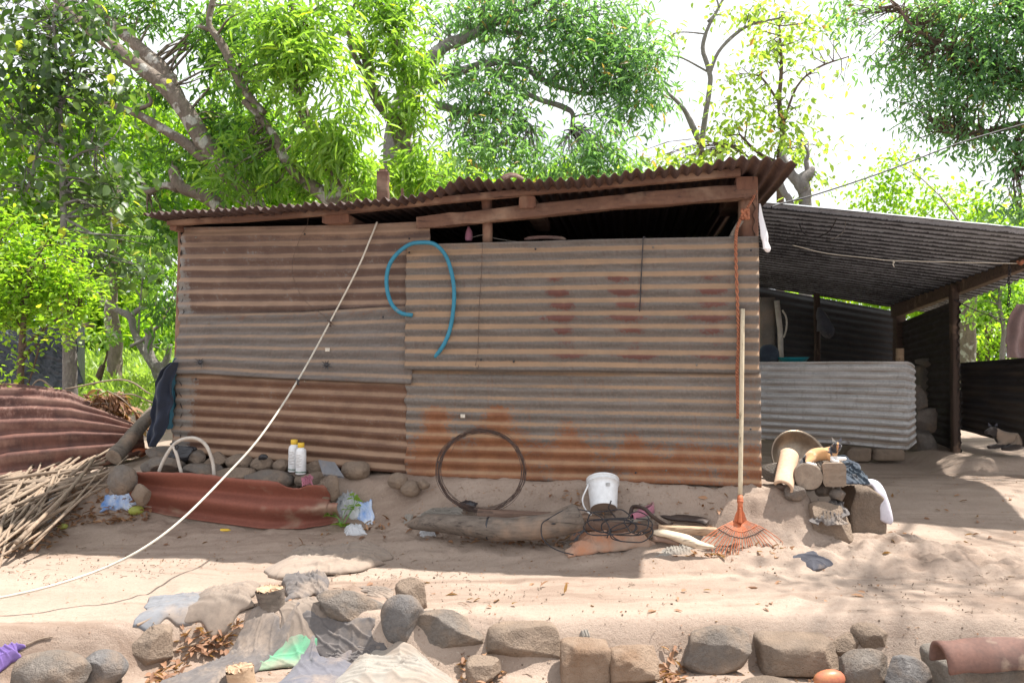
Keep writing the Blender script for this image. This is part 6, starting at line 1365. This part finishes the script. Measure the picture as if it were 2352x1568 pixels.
# --- far backdrop of lit foliage: one wood that reads as one mass
Vs, Fs, As = [], [], []; off = 0
for (u, v, ru, rv, Y, n) in ((-50, 380, 260, 230, 19, 1300), (260, 420, 260, 230, 20, 1300), (520, 380, 220, 160, 21, 800), (120, 720, 250, 110, 18, 900), (380, 780, 120, 70, 18, 420), (700, 420, 200, 90, 20, 500), (1000, 440, 220, 70, 20, 500), (1350, 430, 250, 40, 20, 300),
                             (2200, 640, 260, 110, 22, 800), (2380, 700, 180, 100, 20, 600), (2050, 610, 200, 90, 22, 300), (2200, 790, 200, 40, 20, 260), (560, 120, 90, 90, 19, 100), (2330, 520, 140, 50, 18, 160)):
    p = blobpts(u, v, ru, rv, Y, n, ry=1.6, seed=33, hole=.08); m = len(p); per = 9
    p = p[p[:, 2] > .9] if v > 600 else p; m = len(p)
    pos = np.repeat(p, per, 0) + rs.normal(0, .16, (m * per, 3)); dr = rs.normal(size=(m * per, 3)); dr[:, 2] -= .5
    lv = np.clip(np.repeat(rs.uniform(.2, .9, m), per) + rs.normal(0, .08, m * per), 0, .95)
    a, f, q = leaves(pos, dr, rs.uniform(.14, .28, m * per), rs.uniform(.07, .11, m * per), lv, True)
    Vs.append(a); Fs.append(f + off); As.append(q); off += len(a)
props(mk('far_wood', np.vstack(Vs), np.vstack(Fs), M['leaf_lime'], None, True, {'lv': np.concatenate(As)}), kind='stuff', label='sunlit thicket of trees filling the view far behind the yard', cat='wood')
# --- undergrowth
Vs, Fs, As = [], [], []; off = 0
for (x0, x1, y0, y1, n, h) in ((-9, -1.9, 9.0, 17, 2600, .3), (-5.5, -2.4, 8.4, 10.5, 400, .3), (5.5, 12, 10, 18, 1500, .35)):
    x = rs.uniform(x0, x1, n); y = rs.uniform(y0, y1, n); z = T(x, y); k = 9
    pos = np.repeat(np.stack([x, y, z], -1), k, 0); dr = rs.normal(size=(n * k, 3)) * .55; dr[:, 2] = rs.uniform(.5, 1.4, n * k)
    hh = np.repeat(rs.uniform(.3, 1, n) ** 1.5 * h, k); pos[:, 2] += rs.uniform(0, .7, n * k) * hh; pos[:, :2] += rs.normal(0, .06, (n * k, 2))
    a, f, q = leaves(pos, dr, hh * rs.uniform(.3, .8, n * k), rs.uniform(.02, .05, n * k), rs.uniform(.1, .9, n * k), True)
    Vs.append(a); Fs.append(f + off); As.append(q); off += len(a)
props(mk('undergrowth', np.vstack(Vs), np.vstack(Fs), M['leaf_pale'], None, True, {'lv': np.concatenate(As)}), kind='stuff', label='green undergrowth at the foot of the trees behind the yard', cat='undergrowth')
lp, ld = np.array(lp), np.array(ld)
for i in range(len(lp)):
    a, f, q = leaves(lp[i:i + 1], ld[i:i + 1], rs.uniform(.035, .055, 1), rs.uniform(.025, .038, 1), rs.uniform(.5, .9, 1)); mk('leaf', a, f, M['leaf_bright'], wt, True, {'lv': q})
# dry leaf heaps and litter
def litter(name, label, cat, regs, mat, L, W, per=1, upright=0.0, lift=.004, kind='stuff'):
    Vs, Fs, As = [], [], []; off = 0
    for (pts, n, hgt) in regs:
        c = [np.array(G(*p)) for p in pts]; U, V = rs.rand(n), rs.rand(n)
        p = c[3] * ((1 - U) * (1 - V))[:, None] + c[2] * (U * (1 - V))[:, None] + c[1] * (U * V)[:, None] + c[0] * ((1 - U) * V)[:, None]
        p[:, 2] = T(p[:, 0], p[:, 1]) + lift + rs.rand(n) * hgt
        d = rs.normal(size=(n, 3)); d[:, 2] = d[:, 2] * upright + .05
        a, f, q = leaves(p, d, rs.uniform(.5, 1.2, n) * L, rs.uniform(.6, 1.2, n) * W, rs.rand(n) * .95)
        Vs.append(a); Fs.append(f + off); As.append(q); off += len(a)
    return props(mk(name, np.vstack(Vs), np.vstack(Fs), M[mat], None, True, {'lv': np.concatenate(As)}), label, cat, kind=kind)
litter('leaf_litter', 'scattered dead leaves and chaff on the bare earth', 'litter', [
    ([(140, 1120), (330, 1110), (360, 1195), (160, 1215)], 260, .03), ([(-40, 1150), (200, 1110), (120, 1260), (-60, 1300)], 260, .05), ([(780, 1190), (960, 1180), (960, 1215), (800, 1225)], 50, .01),
    ([(950, 1215), (1350, 1230), (1350, 1262), (960, 1250)], 110, .01), ([(300, 1225), (900, 1225), (900, 1262), (300, 1250)], 26, .004), ([(1250, 1130), (1680, 1130), (1650, 1215), (1300, 1205)], 70, .01), ([(1900, 1150), (2352, 1120), (2352, 1330), (1950, 1300)], 40, .004), ([(200, 1330), (2100, 1340), (2100, 1420), (700, 1420)], 34, .004), ([(1050, 1490), (1160, 1505), (1160, 1590), (1040, 1590)], 60, .02), ([(430, 1425), (560, 1420), (540, 1480), (400, 1500)], 130, .01),
    ([(380, 1480), (440, 1460), (420, 1560), (300, 1590)], 60, .01), ([(1490, 1490), (1560, 1480), (1580, 1560), (1500, 1590)], 60, .01), ([(1560, 1262), (1830, 1262), (1850, 1285), (1540, 1285)], 90, .01)], 'dryleaf', .055, .020, upright=.3)
litter('chaff', 'fine chips and crumbs strewn over the sunlit yard', 'litter', [([(0, 1230), (2352, 1250), (2352, 1568), (0, 1568)], 350, .002), ([(300, 1200), (1900, 1240), (1900, 1330), (200, 1300)], 500, .002), ([(940, 1130), (1650, 1120), (1650, 1200), (940, 1200)], 320, .004), ([(1500, 1440), (2140, 1440), (2140, 1600), (1500, 1600)], 350, .004), ([(2000, 1080), (2352, 1060), (2352, 1250), (2000, 1200)], 160, .003)], 'dryleaf', .014, .007, upright=.2)
dl = thing('dead_branch', 'heap of dead branches with curled dry leaves on the fallen sheet', 'branches', P(240, 985, 6.0))
mb = MB(); rb = random.Random(5); pos, dr = [], []
for k in range(26):
    u0, v0 = rb.uniform(150, 290), rb.uniform(890, 985); u1, v1 = u0 + rb.uniform(-60, 90), v0 + rb.uniform(-25, 45)
    if v1 < 880 + (u1 - 160) * .45 - 20: v1 = 880 + (u1 - 160) * .45
    Y = 5.95 + rb.uniform(-.15, .2); mb.tube(spline([P(u0, v0, Y), P((u0 + u1) / 2, (v0 + v1) / 2 - 8, Y - .03), P(u1, v1, Y)], 7), .004, 5, .2)
    for j in range(34):
        t_ = rb.random(); p = P(u0 + (u1 - u0) * t_, v0 + (v1 - v0) * t_, Y); pos.append((p.x, p.y, p.z)); dr.append((rb.uniform(-.5, .9), rb.uniform(-.6, .4), rb.uniform(-1.4, .2)))
for (a_, b_, c_) in (((150, 893), (280, 872), (346, 905)), ((255, 915), (300, 905), (352, 925)), ((60, 905), (90, 872), (122, 892))):
    mb.tube(spline([P(*a_, 5.9), P(*b_, 5.9), P(*c_, 5.9)], 16), .006, 6, .2)
mb.build('twigs', M['cane'], dl)
a, f, q = leaves(np.array(pos), np.array(dr), rs.uniform(.05, .11, len(pos)), rs.uniform(.018, .034, len(pos)), rs.rand(len(pos)) * .98)
mk('dry_leaves', a, f, M['dryleaf'], dl, True, {'lv': q})
for (pts, r, lab) in (([(120, 1040), (150, 1062), (185, 1140), (200, 1165)], .003, 'thin bare twig standing out of the cane pile'), ([(20, 1210), (90, 1170), (160, 1150), (230, 1145)], .003, 'thin bare twig lying over the cane pile'), ([(60, 1485), (90, 1472), (120, 1466)], .004, 'short dry twig on the ground near the purple plastic'), ([(314, 1440), (335, 1430), (352, 1420)], .006, 'short pale stick in front of the pale bluish rag'), ([(392, 1500), (440, 1484), (470, 1478)], .005, 'grey twig beside the squarish rough stone')):
    g_ = [G(*p) + Vector((0, 0, .008 + (.07 if lab[5:9] == 'bare' else 0))) for p in pts]; props(MB().tube(spline(g_, 16), r, 6, .3).build('twig', M['wood_grey'] if r > .003 else M['wire']), lab, 'twig')
# fallen twig bits
def scat(n, frac):
    y = np.concatenate([rs.uniform(2.7, 4.1, int(n * frac)), rs.uniform(3.9, 4.75, n - int(n * frac))]); x = y * rs.uniform(-.63, .63, n)
    k = fbm(x * 1.6, y * 2.4, 0, 2, 61) + .25 * fbm(x * 9, y * 9, 0, 1, 62) > .02; x, y = x[k], y[k]
    return np.stack([x, y, T(x, y)], -1)
mb = MB()
for g in scat(800, .5):
    g = Vector(g); a_ = rs.uniform(0, 6.3); l_ = rs.uniform(.012, .05)
    mb.tube([g + Vector((0, 0, .006)), g + Vector((math.cos(a_) * l_ * .5, math.sin(a_) * l_ * .5, .009)), g + Vector((math.cos(a_ + .3) * l_, math.sin(a_ + .3) * l_, .006))], rs.uniform(.0008, .002), 4)
props(mb.build('twig_litter', M['wood_grey']), 'tiny broken twigs strewn over the earth', 'litter', kind='stuff')
# pebbles
Vs, Fs = [], []; off = 0; V0, F0 = ico(1)
for g in scat(2200, .55):
    s_ = rs.uniform(.0012, .0042) * (1.8 if rs.rand() > .95 else 1)
    Vs.append(V0 * s_ * rs.uniform(.6, 1.3, 3) + g + np.array([0, 0, .004])); Fs.append(F0 + off); off += len(V0)
props(mk('pebbles', np.vstack(Vs), np.vstack(Fs), M['stone_d']), 'small pebbles scattered over the yard', 'pebbles', kind='stuff')
